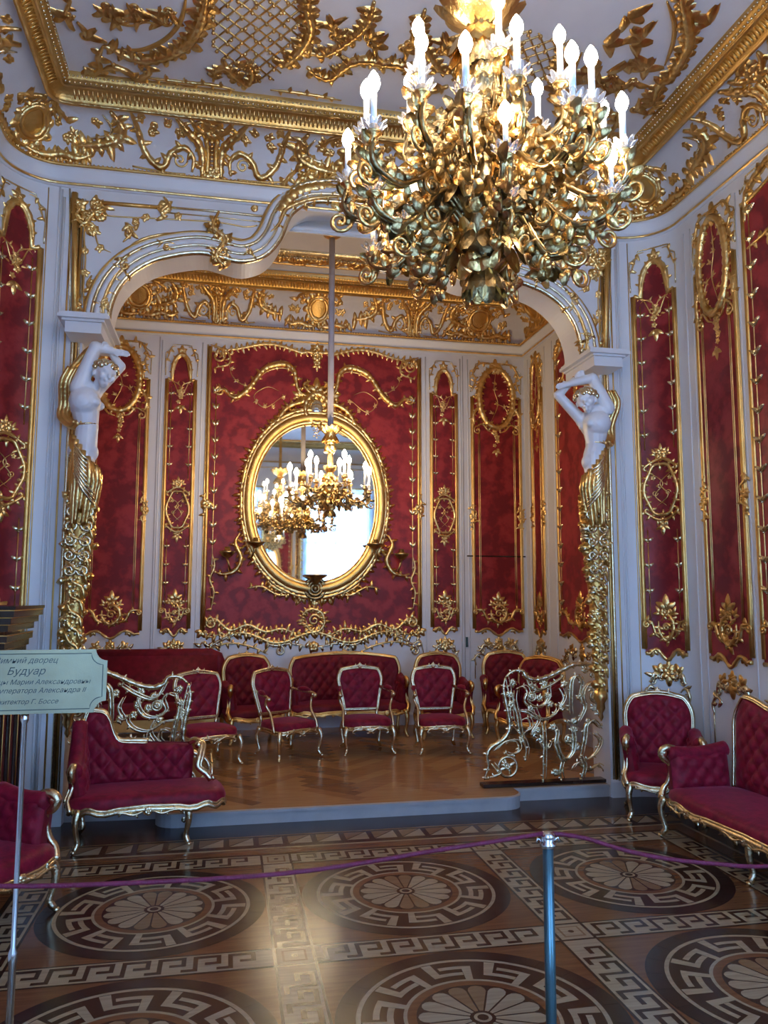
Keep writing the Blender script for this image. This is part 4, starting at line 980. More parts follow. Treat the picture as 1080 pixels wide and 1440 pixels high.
def caryatid(side, label):
    # joints traced on the plane of the arch wall; sd = +1: the far side is towards the opening (right in the picture)
    if side < 0: J = dict(hip=(119, 636), waist=(123, 600), chest=(120, 566), shN=(112, 548), shF=(131, 549), neck=(133, 548), head=(149, 530), elN=(136, 491), haN=(158, 495), elF=(168, 512), haF=(158, 499)); q = 1
    else: J = dict(hip=(834, 650), waist=(838, 626), chest=(837, 597), shN=(850, 576), shF=(824, 590), neck=(833, 581), head=(819, 566), elN=(829, 534), haN=(799, 541), elF=(789, 553), haF=(805, 536)); q = -1
    Y0 = 5.88; W = {k: atY(x, y, Y0) for k, (x, y) in J.items()}
    for k in ('shN', 'elN'): W[k] = W[k]+(0, -.05, 0)
    for k in ('shF', 'elF'): W[k] = W[k]+(0, .06, 0)
    W['haN'] = W['haN']+(0, -.03, 0); W['haF'] = W['haF']+(0, .0, 0); W['head'] = W['head']+(0, -.07, 0)
    base = np.array((W['hip'][0], Y0, .0)); root = empty('caryatid_statue', tuple(base), label, 'statue', None)
    P = []; A = P.append; V = lambda *a: np.array(a)
    h, wst, c = W['hip'], W['waist'], W['chest']
    A((h+V(-.035*q, 0, 0), h+V(.02*q, 0, 0), .084, .076)); A((h+V(0, 0, .05), wst, .080, .078)); A((h+V(0, 0, -.10), h, .07, .082)); A((h, wst, .084, .076)); A((wst, c+V(0, 0, -.04), .076, .104))
    A((c+V(0, -.04, 0), c+V(0, .04, 0), .108, .106)); A((c, c+V(0, 0, .08), .104, .09)); A((W['shN'], W['shF'], .060, .058)); A((c+V(.01*q, 0, .06), W['neck'], .06, .034)); A((W['neck'], W['head']+V(-.02*q, 0, -.03), .033, .034))
    A((c+V(.055*q, -.06, -.005), c+V(.085*q, -.08, -.012), .046, .034)); A((c+V(.07*q, .035, -.005), c+V(.095*q, .04, -.012), .044, .033))
    A((h+V(.01*q, -.02, .04), h+V(.015*q, -.03, -.05), .066, .055))
    A((W['shN'], W['elN'], .062, .044)); A((W['elN'], W['haN'], .044, .027)); A((W['shF'], W['elF'], .052, .038)); A((W['elF'], W['haF'], .038, .025))
    # head: skull, jaw, nose, brow, lips, ear
    hd = W['head']; fx = V(.55*q, -.80, -.22); fx = fx/np.linalg.norm(fx); up = V(.25*q, -.05, 1); up = unit(up-fx*np.dot(up, fx)); rt = np.cross(fx, up)
    A((hd-fx*0.0146+up*0.0146, hd+fx*0.0146+up*0.0244, 0.0805, 0.0732)); A((hd+fx*0.0244-up*0.0244, hd+fx*0.0427-up*0.0756, 0.0561, 0.0317)); A((hd+fx*0.0756+up*0.0122, hd+fx*0.0976-up*0.0220, 0.0085, 0.0134))
    A((hd+fx*0.0708-rt*0.0342+up*0.0220, hd+fx*0.0708+rt*0.0342+up*0.0220, 0.0146, 0.0146)); A((hd+fx*0.0781-up*0.0464-rt*0.0146, hd+fx*0.0781-up*0.0464+rt*0.0146, 0.0110, 0.0110)); A((hd+fx*0.0732-up*0.0708, hd+fx*0.0756-up*0.0732, 0.0159, 0.0159))
    for sg in (-1, 1): A((hd+rt*0.0781*sg-up*0.0061, hd+rt*0.0781*sg-up*0.0305, 0.0122, 0.0085)); A((hd+fx*0.0549+rt*0.0366*sg-up*0.0220, hd+fx*0.0549+rt*0.0366*sg-up*0.0244, 0.0244, 0.0244))
    # hands with fingers
    for hn, el, t_ in ((W['haN'], W['elN'], 1), (W['haF'], W['elF'], -1)):
        ax = unit(hn-el); sd = unit(np.cross(ax, V(0, -1, .2))); nn = np.cross(ax, sd)
        A((hn, hn+ax*.05, .021, .024))
        for k in range(4):
            o_ = sd*(.011*(k-1.5)*1.2); l1 = .030+(.008 if k in (1, 2) else 0)
            a_ = hn+ax*.06+o_; b_ = a_+ax*l1-nn*.004; A((a_, b_, .0082, .0076)); A((b_, b_+ax*l1*.7-nn*.016+V(0, 0, -.008), .0076, .0062))
        A((hn+sd*.018+ax*.02, hn+sd*.034+ax*.045, .009, .007))
    blob(P, 'marble_body', 'marble', .0058, root, 7, base)
    # carved hair, cap of locks
    hr = WB()
    for k in range(80):
        a = 2*PI*random.random(); b_ = random.uniform(.0, 1.38); dvec = -fx*.35+up*.9; e1 = unit(np.cross(dvec, rt)); dvec = unit(dvec)
        p = hd+.088*(dvec*math.cos(b_)+(e1*math.cos(a)+rt*math.sin(a))*math.sin(b_)); hr.ball(p, random.uniform(.018, .028), 'sgold', 7, 5)
    hr.st_ = None
    hr.build('hair', root)
    # gilt ribbon at the waist, mantle behind the back, drapery below the hips
    gd = WB(); wv_ = lambda c_, rx, ry, n=16, tilt=0: [(c_[0]+rx*math.cos(2*PI*k/n), c_[1]+ry*math.sin(2*PI*k/n), c_[2]+tilt*math.cos(2*PI*k/n)) for k in range(n)]
    gd.tube(wv_(wst+V(-.005*q, 0, .008), .072, .074, 20, .008*q), .009, 6, 'sgold', closed=True); gd.build('waist_ribbon', root)
    mt = WB()
    B = [W['shN']+V(-.05*q, .04, .16), W['shN']+V(-.10*q, .06, .05), W['chest']+V(-.15*q, .07, .0), W['chest']+V(-.155*q, .06, -.10), wst+V(-.10*q, .0, .0), wst+V(-.05*q, -.06, .02)]
    for k, (o_, r) in enumerate(((0, .034), (.028, .022), (-.025, .020))): mt.tube([p+V(o_*q, -.01*k, 0) for p in cr(B, .02)], [r*(.5+.5*math.sin(PI*min(1, max(0, (i+2)/34)))) for i in range(len(cr(B, .02)))], 8, 'gold')
    B2 = [W['haN']+V(-.04*q, .02, .05), W['elN']+V(-.05*q, .06, .0), W['elN']+V(-.13*q, .08, -.09), W['shN']+V(-.10*q, .05, .10)]
    for o_ in (0, .03, .055): mt.tube([p+V(-o_*q*.4, 0, -o_*.6) for p in cr(B2, .03)], .022, 7, 'gold2')
    mt.build('mantle', root)
    dr = WB(); x0 = h[0];
    for k in range(11):
        a = -PI*.95+PI*1.15*k/10; cx_, cy_ = math.cos(a), math.sin(a)
        top = h+V(.085*cx_*1.0, .085*cy_, -.0+.12*(-cx_*q)); mid = V(x0+.095*cx_+.015*q, Y0+.09*cy_, h[2]-.22); low = V(x0+.07*cx_-.015*q, Y0+.07*cy_+.02, h[2]-.50+.06*math.sin(k*2))
        L = cr([top, (top+mid)/2+V(.012*math.sin(k*3), -.01, 0), mid, low], .03); dr.tube(L, [.026*(1-.45*i/len(L))*(1+.15*math.sin(i*.9+k)) for i in range(len(L))], 7, 'gold')
    for k in range(9):   # cross folds sweeping from the near hip
        a = h+V(-.09*q, -.05, .09-.02*k); b_ = h+V(.085*q, -.06, -.10-.035*k); L = cr([a, (a+b_)/2+V(0, -.06, -.03), b_], .02); dr.tube(L, [.013*(.6+.4*math.sin(PI*i/len(L))) for i in range(len(L))], 6, 'sgold')
    dr.build('gilded_drapery', root)
    # scrolled term below: carved core with volutes and leaves
    tm = WB(); zt_ = h[2]-.30; pl_ = []
    xb = W['hip'][0]-.045*q
    for k in range(15):
        t_ = k/14; z = zt_*(1-t_)+.86*t_; hw_ = (.085*(1-t_)**.8+.040)*(1+.10*math.sin(t_*9)); pl_.append((xb*t_**.6*1+(1-t_**.6)*x0, z, hw_))
    vs = []
    for (x_, z, hw_) in pl_:
        for a in range(10): aa = 2*PI*a/10; vs.append((x_+hw_*.8*math.cos(aa), Y0+.07+hw_*.8*math.sin(aa), z))
    tm.add(vs, [[i*10+a, (i+1)*10+a, (i+1)*10+(a+1) % 10, i*10+(a+1) % 10] for i in range(14) for a in range(10)]+[list(range(140, 150))], 'gold2')
    tm.build('carved_term', root)
    lf = WB(lambda u, v, d=0: np.array((u, Y0-d, v)))
    lf.mp = lambda u, v, d=0: np.array((u, Y0+.07-d, v))
    MB.g = 1.25
    for k in range(14):
        x_, z, hw_ = pl_[k]; d_ = hw_*.8
        for j in range(16): lf.leaf(x_+random.uniform(-1, 1)*hw_*.8, z+random.uniform(-.09, .07), random.random()*6.28, random.uniform(.035, .065), .036, .025, random.choice(('gold', 'sgold', 'gold')), d_*random.uniform(.55, 1.0))
        if k < 6:
            for sg in (-1, 1): lf.vol(x_+sg*hw_*.45, z-.02, .05, PI/2, sg, 1.5, .011, 'sgold', d_*.9)
        lf.st([(x_-hw_*.7, z+.08), (x_-hw_*.2, z), (x_+hw_*.5, z-.03), (x_+hw_*.8, z-.12)], .014, 'gold', 1, d_*.9, bead=.2)
        lf.flower(x_+random.uniform(-.3, .3)*hw_, z-.06, .035)
    lf.build('gilt_ornament', root); MB.g = 1.0
    ft = WB(); xf = pl_[-1][0]; ft.lathe((xf, Y0+.07, .62), [(.004, 0), (.02, .03), (.012, .06), (.035, .10), (.03, .14), (.055, .18), (.045, .24)], 12, 'gold', .12, 6); ft.build('pendant', root)
    return root
caryatid(-1, 'white marble female statue with raised arm on the left side of the arch')
caryatid(1, 'white marble female statue with arms over head on the right side of the arch')
# ------------------------------------------------------------------ seating
def leg_pts(x, y, h, sx, sy, s=1.0):
    """cabriole leg from the frame at height h down to the floor, splaying towards (sx, sy)"""
    P = [(x, y, h+.01), (x+.022*sx, y+.022*sy, h-.05*s), (x+.018*sx, y+.018*sy, h*.55), (x+.0*sx, y+.0*sy, h*.22), (x+.012*sx, y+.012*sy, .035), (x+.03*sx, y+.03*sy, .012)]
    q = cr(P, .02); n = len(q); R = []
    for i in range(n):
        t = i/(n-1); R.append((.026-.012*min(1, t/.7)) if t < .7 else (.014+.005*math.sin((t-.7)/.3*PI)))
    return q, R
def make_leg(root, x, y, h, sx, sy, mat='sgold', k=1.0):
    mb = MB(); q, R = leg_pts(x, y, h, sx, sy); mb.tube(q, [r*k for r in R], 8, mat)
    mb.mp = lambda u, v, d=0: np.array((x+sx*(.024+d)+u*(1 if abs(sy) > 0 else 0), y+sy*(.024+d)*.9+0*u, v))
    mb.flower(0, h-.05, .018, mat); mb.ball((q[-1][0], q[-1][1], .013), .017*k, mat, 8, 6, (1, 1, .75))
    mb.build('leg', root)
def tuft_h(x, z, dx, dz):
    p = x/dx+z/dz; q = x/dx-z/dz
    return math.sqrt(abs(math.sin(PI*p)*math.sin(PI*q)))
def pad(mb, fn, na, nb, puff, A, dx, dz, mat='velvet'):
    """fn(a, b) -> (point, normal, x, z); cushion surface with deep buttoning"""
    G = []; ix = {}
    for i in range(na+1):
        for j in range(nb+1):
            a, b = i/na, j/nb; p, n, x, z = fn(a, b); ed = min(1, 6*min(a, 1-a, b, 1-b)+.02); h = puff*math.sqrt(ed)+(A*tuft_h(x, z, dx, dz)-A*.5)*min(1, ed*1.3) if ed > .03 else 0
            ix[i, j] = len(G); G.append(np.array(p)+np.array(n)*h)
    mb.add(G, [[ix[i, j], ix[i+1, j], ix[i+1, j+1], ix[i, j+1]] for i in range(na) for j in range(nb)], mat)
def seat_cushion(mb, outline, z, h, mat='velvet', under=None):
    """outline: list of (x, y) ccw; domed top"""
    n = len(outline); c = np.mean(np.array(outline), axis=0); vs = []; fs = []
    prof = [(1.0, 0), (1.02, h*.3), (1.0, h*.65), (.95, h*.88), (.8, h), (.5, h*1.1), (.2, h*1.15)]
    for k, zz in prof:
        for p in outline: q = c+(np.array(p)-c)*k; vs.append((q[0], q[1], z+zz))
    vs.append((c[0], c[1], z+h*1.16)); L = len(prof)
    for r in range(L-1):
        for i in range(n): fs.append([r*n+i, r*n+(i+1) % n, (r+1)*n+(i+1) % n, (r+1)*n+i])
    for i in range(n): fs.append([(L-1)*n+i, (L-1)*n+(i+1) % n, L*n])
    fs.append(list(range(n))[::-1]); mb.add(vs, fs, mat)
def rail(mb, outline, z, r=.018, mat='sgold', wave=.02, n=8, orn=True):
    """serpentine apron below the seat"""
    L = len(outline); P = []
    for i, p in enumerate(outline): P.append((p[0], p[1], z+wave*math.cos(4*2*PI*i/L)))
    mb.tube(P, r, 6, mat, closed=True); mb.tube([(p[0]*1.0, p[1]*1.0, p[2]+.022) for p in P], r*.8, 6, mat, closed=True)
def sq_outline(W, D, n=40, e=3.2, front=1.0, back=.82):
    out = []
    for i in range(n):
        a = 2*PI*i/n; ca, sa = math.cos(a), math.sin(a); x = np.sign(ca)*abs(ca)**(2/e); y = np.sign(sa)*abs(sa)**(2/e)
        k = front+(back-front)*(y*.5+.5); out.append((x*W/2*k, y*D/2))
    return out
def back_fn(W0, W1, z0, z1, y0, tilt, crest, barrel=0.0, roundk=.5, sgn=1):
    def fn(a, b):
        s = 2*a-1; w = W0+(W1-W0)*min(1, b/.7)**1.2
        if b > .72: w *= math.sqrt(max(0, 1-roundk*((b-.72)/.28)**2*.55))
        x = s*w/2; z = z0+(z1-z0)*b+crest(s)*b; y = y0+tilt*(z-z0)-barrel*s*s
        return (x, y, z), (0, -1, 0.08), x, z
    return fn
def outline_of(fn, off=0, n=14):
    P = [fn(0, j/n)[0] for j in range(n)]+[fn(i/n, 1)[0] for i in range(n)]+[fn(1, 1-j/n)[0] for j in range(n)]+[fn(1-i/n, 0)[0] for i in range(n)]
    c = np.mean(np.array(P), axis=0); return [np.array(p)+unit((np.array(p)-c)*(1, 0, 1))*off for p in P]
def fauteuil(name, label, group, arms=True, mat='velvet', frame='sgold'):
    r = empty(name, (0, 0, 0), label, 'chair', group)
    so = sq_outline(.50, .46); s = MB(); seat_cushion(s, so, .262, .072, mat); s.build('seat', r)
    f = MB(); rail(f, [(x*1.01, y*1.01) for x, y in so], .242, .014, frame, .008)
    f.mp = lambda u, v, d=0: np.array((u, -.235-d, v)); f.flower(0, .238, .028, frame); f.cscroll((-.16, .242), (-.03, .242), .02, .009, .02, .03, frame, .01); f.cscroll((.16, .242), (.03, .242), -.02, .009, .02, .03, frame, .01)
    f.build('seat_frame', r)
    for x, y in ((-.22, -.20), (.22, -.20), (-.18, .20), (.18, .20)): make_leg(r, x, y, .25, np.sign(x)*.8, -1 if y < 0 else .9, frame)
    fn = back_fn(.33, .43, .385, .76, .215, .22, lambda s: .022*math.cos(s*PI*.5)-.0, 0)
    b = MB(); pad(b, fn, 40, 40, .030, .022, .135, .15, mat); b.add([np.array(p)+(0, .03, 0) for p in outline_of(fn, 0)], [list(range(56))], 'velvet2'); b.build('backrest', r)
    g = MB(); ol = outline_of(fn, .012); g.tube(cr(ol, .02, True), .017, 7, frame, closed=True); g.tube(cr([p+(0, -.014, 0) for p in outline_of(fn, -.002)], .02, True), .008, 6, frame, closed=True)
    for sg in (-1, 1): g.tube([(sg*.165, .20, .26), (sg*.16, .212, .33), (sg*.165, .215, .39)], .015, 7, frame)
    g.mp = lambda u, v, d=0: np.array((u, .28-d, v)); g.flower(0, .803, .026, frame); g.spray(0, .808, PI/2, .035, 3, frame); g.roc([(-.10, .79), (-.05, .803), (0, .808), (.05, .803), (.10, .79)], .008, .025, 0, frame, .03, .01)
    g.build('back_frame', r)
    if arms:
        for sg in (-1, 1):
            a = MB(); a.tube(cr([(sg*.195, .235, .60), (sg*.235, .12, .585), (sg*.262, -.03, .575), (sg*.268, -.075, .56), (sg*.25, -.085, .54)], .02), .013, 7, frame)
            a.tube(cr([(sg*.262, -.05, .57), (sg*.262, -.02, .50), (sg*.235, -.06, .42), (sg*.245, -.12, .33), (sg*.245, -.15, .25)], .02), .014, 7, frame)
            a.ball((sg*.266, -.083, .553), .02, frame, 8, 6); q = cr([(sg*.225, .15, .60), (sg*.248, .08, .602), (sg*.26, .0, .595)], .015); a.tube(q, [.012+.014*math.sin(PI*i/(len(q)-1)) for i in range(len(q))], 8, mat)
            a.build('armrest', r)
    return r
def tub(name, label, group, W=.60, D=.52, H=.84, seat=.34, top=None, armL=1, armR=1, mat='velvet', frame='sgold', dx=.12, cat='armchair', legs=4, arm_h=.56, arm_b=None, barrel=.0, bk=None, lx=None, gilt=None):
    """fully upholstered buttoned seat with closed arms ending in gilt scrolls"""
    r = empty(name, (0, 0, 0), label, cat, group); top = top or (lambda s: .03*math.cos(s*PI/2)); hw = W/2
    so = sq_outline(W, D, 56, 4.5, 1.0, .95); s = MB(); seat_cushion(s, [(x, y-.01) for x, y in so], seat-.085, .085, mat); s.build('seat', r)
    f = MB(); n_ = len(so); P = [(x*1.0, y-.01, seat-.10+.012*math.cos(2*PI*i/n_*(6 if W < 1 else 12))) for i, (x, y) in enumerate(so)]
    f.tube(P, .017, 7, frame, closed=True); f.tube([(x, y, z+.022) for x, y, z in P], .011, 6, frame, closed=True)
    f.mp = lambda u, v, d=0: np.array((u, -D/2-.015-d, v)); MBg = MB.g
    for cx_ in ([0] if W <= 1 else [-W*.3, 0, W*.3]):
        f.flower(cx_, seat-.10, .03, frame)
        for sg in (-1, 1): f.roc([(cx_+sg*.03, seat-.10), (cx_+sg*.09, seat-.118), (cx_+sg*.16, seat-.10), (cx_+sg*.22, seat-.105)], .009, .03, 0, frame, .03, .006)
    f.build('seat_frame', r)
    xs = lx or ([-hw+.05, hw-.05] if legs == 4 else [-hw+.05, 0, hw-.05])
    for x in xs:
        for y in (-D/2+.035, D/2-.05): make_leg(r, x, y, seat-.09, np.sign(x)*.7, -1 if y < 0 else .8, frame, 1.1)
    aw = .0
    bw = W-.10
    fn = back_fn(bw*.93, bw, seat-.02, H-.03, D/2-.07, .16, top, barrel, .8 if W < 1 else .25)
    if bk:
        fn0 = back_fn(bk[1]*.97, bk[1], seat-.02, H-.03, D/2-.07, .16, top, barrel, .25); fn = lambda a, b: (lambda t: ((t[0][0]+bk[0], t[0][1], t[0][2]), t[1], t[2], t[3]))(fn0(a, b))
    b = MB(); na = 44 if W < .9 else 110; pad(b, fn, na, 44, .05, .030, dx, .14, mat)
    b.add([np.array(p)+(0, .05, 0) for p in outline_of(fn, 0)], [list(range(56))], 'velvet2'); b.build('backrest', r)
    g = MB(); nn = 14 if W < .9 else 40
    ol = [p for p in outline_of(fn, .012, nn)][:nn*3+1]; ol = ol if not gilt else ol[:int(nn*gilt)]; g.tube(cr([p+(0, .01, 0) for p in ol], .02), .019, 7, frame); g.tube(cr([p+(0, -.02, .0) for p in outline_of(fn, .0, nn)][:(nn*3+1 if not gilt else int(nn*gilt))], .02), .009, 6, frame)
    tz = fn(.5, 1)[0]; g.mp = lambda u, v, d=0: np.array((u, tz[1]-d, v)) if not gilt else np.array((0, D/2, .3)); g.flower(0, tz[2]+.018, .026, frame); g.spray(0, tz[2]+.02, PI/2, .04, 3, frame)
    g.roc([(-.13, fn(.5-.13/bw, 1)[0][2]+.012), (-.05, tz[2]+.016), (.05, tz[2]+.016), (.13, fn(.5+.13/bw, 1)[0][2]+.012)], .010, .03, 0, frame, .03, .01)
    g.build('back_frame', r)
    for sg, on in ((-1, armL), (1, armR)):
        if not on: continue
        hb = arm_b or arm_h+.02
        def afn(a, b_, sg=sg):
            y = D/2-.09-(D-.17)*a; zt = hb+(arm_h-hb)*a-.02*math.sin(PI*a) if hb == arm_h+.02 else arm_h+(hb-arm_h)*(1-a)**2.2; z = seat-.03+(zt-seat+.03)*b_
            return (sg*(hw-.085+.03*b_), y, z), (-sg, 0, .15), y, z
        a = MB(); pad(a, afn, 26, 20, .04, .018, .11, .12, mat)
        ed = [afn(i/10, 1)[0] for i in range(11)]; q = cr([np.array(p)+(sg*.015, 0, -.012) for p in ed], .02); a.tube(q, .05, 12, mat)
        of = [np.array(afn(i/10, j)[0]) for i in (0, 10) for j in (0, 1)]; a.add([of[0], of[2], of[3], of[1]]+[p+(sg*.06, 0, 0) for p in (of[0], of[2], of[3], of[1])], [[4, 5, 6, 7], [1, 2, 6, 5], [0, 3, 7, 4]], 'velvet2'); a.build('arm', r)
        e_ = np.array(ed[-1]); c = MB(); L = [e_+(sg*.02, .05, .015), e_+(sg*.02, -.01, .022), e_+(sg*.03, -.045, -.005), e_+(sg*.025, -.03, -.05), e_+(sg*.02, .015, -.09), np.array((e_[0]+sg*.03, e_[1]+.0, seat+.02)), np.array((e_[0]+sg*.045, e_[1]-.03, seat-.03)), np.array((hw*sg-sg*.03, -D/2+.02, seat-.09))]
        L = cr(L, .015); c.tube(L, [.020+.006*math.sin(i*.25) for i in range(len(L))], 8, frame); c.tube([p+(sg*.018, .004, 0) for p in L[4:-4]], .010, 6, frame)
        c.ball(e_+(sg*.025, -.028, -.012), .030, frame, 10, 7, (.8, 1, 1)); q = cr([np.array(p)+(sg*.045, 0, -.03) for p in ed], .02); c.tube(q, .012, 6, frame)
        if hb > arm_h+.1: c.tube(cr([np.array(p)+(0, -.0, .012) for p in ed], .02), .018, 7, frame)
        c.build('scroll_arm_frame', r)
    return r
def put(o, x, y, z, deg): o.location = (x, y, z); o.rotation_euler = (0, 0, math.radians(deg)); return o
def again(o, x, y, z, deg, label): c = copy_tree(o); put(c, x, y, z, deg); c['label'] = label; return c
G1 = 'gilt open armchairs on the dais'
ch = put(fauteuil('open_armchair', 'gilt open armchair with buttoned red back, right of the row, nearest the railing', G1), 2.10, 7.68, DZ, -2)
again(ch, 1.37, 7.78, DZ, 2, 'gilt open armchair with buttoned red back, directly before the middle sofa')
again(ch, .60, 7.70, DZ, 30, 'gilt open armchair turned to the right, left of the one before the sofa')
put(fauteuil('side_chair', 'gilt armless side chair with red seat behind the left railing', None, arms=False), -.14, 7.50, DZ, 22)
G2 = 'gilt closed armchairs with buttoned backs'
tb = put(tub('tub_armchair', 'buttoned crimson tub armchair in the right corner beside the long sofa', G2, W=.58, D=.50, H=.85), 3.22, 5.50, 0, -26)
again(tb, -1.16, 4.36, 0, 58, 'crimson tub armchair at the left frame edge below the brass sign')
again(tb, -1.44, 3.42, 0, 80, 'nearest crimson tub armchair, only a sliver at the left frame edge')
G3 = 'red and gold armchairs at the back of the alcove'
bt = put(tub('armchair', 'tall gilt armchair with rounded red back, left of the middle sofa', G3, W=.60, D=.50, H=.86, mat='velvet2', frame='gold'), .29, 8.60, DZ, 12)
again(bt, 2.36, 8.50, DZ, -2, 'red buttoned armchair mostly hidden behind the rightmost open armchair')
again(bt, 3.16, 8.62, DZ, -14, 'red gilt armchair by the right rear corner of the alcove')
again(bt, 3.10, 7.80, DZ, -50, 'red gilt armchair behind the right openwork railing')
tub('long_sofa', 'long crimson buttoned sofa with gilt serpentine frame along the right wall', None, W=1.90, D=.60, H=.90, top=lambda s: .045*math.cos(s*PI*2)+.05*(1-abs(s)), cat='sofa', legs=6, dx=.13)
so_ = bpy.data.objects['long_sofa']; put(so_, 3.20, 4.10, 0, -90)
tub('alcove_sofa', 'dark red buttoned sofa with flared ends at the middle of the back wall', None, W=1.32, D=.50, H=.86, seat=.36, top=lambda s: .03-.045*abs(s)**2, cat='sofa', legs=4, dx=.115, mat='velvet2', frame='gold', barrel=.10, arm_h=.60)
put(bpy.data.objects['alcove_sofa'], 1.33, 8.72, DZ, 0)
# plain banquette with straight top at the left of the back wall
bq = empty('banquette', (-.70, 8.72, DZ), 'plain dark red banquette with flat straight back behind the left railing', 'sofa')
s = MB(); vs = []; s.box((-.66, .16, .10), (.62, .30, .87), 'velvet2'); s.tube([(-.66, .23, .87), (.55, .23, .87), (.62, .23, .84), (.65, .23, .76), (.65, .23, .2)], .07, 10, 'velvet2'); s.build('backrest', bq)
s = MB(); seat_cushion(s, [(x, y-.06) for x, y in sq_outline(1.30, .46, 40, 6, 1, 1)], .26, .12, 'velvet2'); s.build('seat', bq)
s = MB(); s.box((-.63, -.27, .14), (.63, .20, .26), 'gold2'); s.build('base', bq, False)
for x in (-.58, .58):
    for y in (-.24, .15): make_leg(bq, x, y, .15, .4*np.sign(x), -.5 if y < 0 else .5, 'gold')
# asymmetrical settee in front of the left railing
st = tub('settee', 'asymmetrical crimson settee with high left end before the left railing', None, W=1.0, D=.48, H=.61, seat=.34, top=lambda s: .20/(1+math.exp((s+.55)*20))-.02*s+.01, armL=1, armR=0, cat='settee', legs=4, dx=.12, arm_h=.50, arm_b=.76, bk=(-.07, .74), lx=[-.42, .24], gilt=1.62)
put(st, -.48, 5.64, 0, 5)
c = MB();
for o_, r_ in ((0, .022), (.022, .013)):
    c.tube(cr([(.27+o_, .20, .58), (.31+o_, .15, .60), (.345+o_, .10, .57), (.33+o_, .05, .50), (.32+o_, .03, .44), (.38+o_, .02, .39), (.41+o_, .01, .35)], .015), r_, 8, 'sgold')
c.ball((.325, .10, .575), .028, 'sgold', 8, 6)
c.mp = lambda u, v, d=0: np.array((.40+d, u, v)); c.roc([(.10, .52), (.04, .47), (-.02, .44), (-.05, .38)], .012, .035, 0, 'sgold', .03, .01); c.build('end_scroll', st)
# ------------------------------------------------------------------ openwork gilt railings
RZ = lambda x, y: (lambda p: (p[0], p[2]))(atY(660+x/4.909, 900+y/4.909, 6.18))
RS = [([(250, 260), (300, 215), (370, 215), (385, 250), (450, 275), (540, 255), (640, 205), (720, 170), (800, 165), (880, 175), (945, 160)], .016), ([(250, 260), (235, 330), (250, 420), (270, 520), (275, 620), (230, 690), (150, 740), (120, 800), (130, 870), (102, 965)], .015),
 ([(310, 350), (305, 430), (330, 530), (350, 650), (375, 700), (392, 760), (385, 825)], .010), ([(320, 340), (370, 320), (400, 360), (380, 420), (430, 465), (500, 455), (540, 400), (540, 330), (560, 300)], .009),
 ([(330, 490), (400, 500), (480, 550), (560, 530), (600, 480), (600, 450)], .010), ([(165, 770), (230, 710), (320, 700), (340, 760), (290, 795), (240, 780)], .009), ([(150, 850), (200, 925), (130, 950)], .008),
 ([(560, 580), (600, 640), (590, 720), (640, 830), (700, 790), (715, 700), (700, 600), (660, 560)], .012), ([(695, 520), (690, 420), (700, 280), (740, 250), (770, 300), (750, 400)], .010), ([(740, 580), (790, 470), (770, 400), (800, 320), (860, 290), (910, 320)], .010),
 ([(940, 540), (900, 600), (850, 560), (800, 590), (790, 680), (765, 810)], .010), ([(500, 560), (512, 700), (510, 900), (508, 968)], .008), ([(440, 470), (470, 560), (430, 640), (480, 690), (520, 760), (560, 700)], .008), ([(250, 260), (280, 420), (290, 560), (340, 640)], .007),
 ([(385, 250), (420, 320), (470, 350), (560, 310), (640, 250)], .010), ([(620, 330), (650, 400), (620, 470), (680, 480)], .008), ([(640, 830), (625, 900), (635, 966)], .008), ([(765, 810), (790, 880), (770, 962)], .009), ([(850, 640), (900, 700), (860, 790), (800, 830)], .009), ([(560, 900), (600, 930), (640, 900)], .007), ([(840, 450), (880, 480), (930, 430)], .008), ([(350, 560), (400, 540), (420, 600), (380, 640)], .006), ([(700, 900), (740, 850), (820, 900), (880, 860), (930, 900)], .008)]
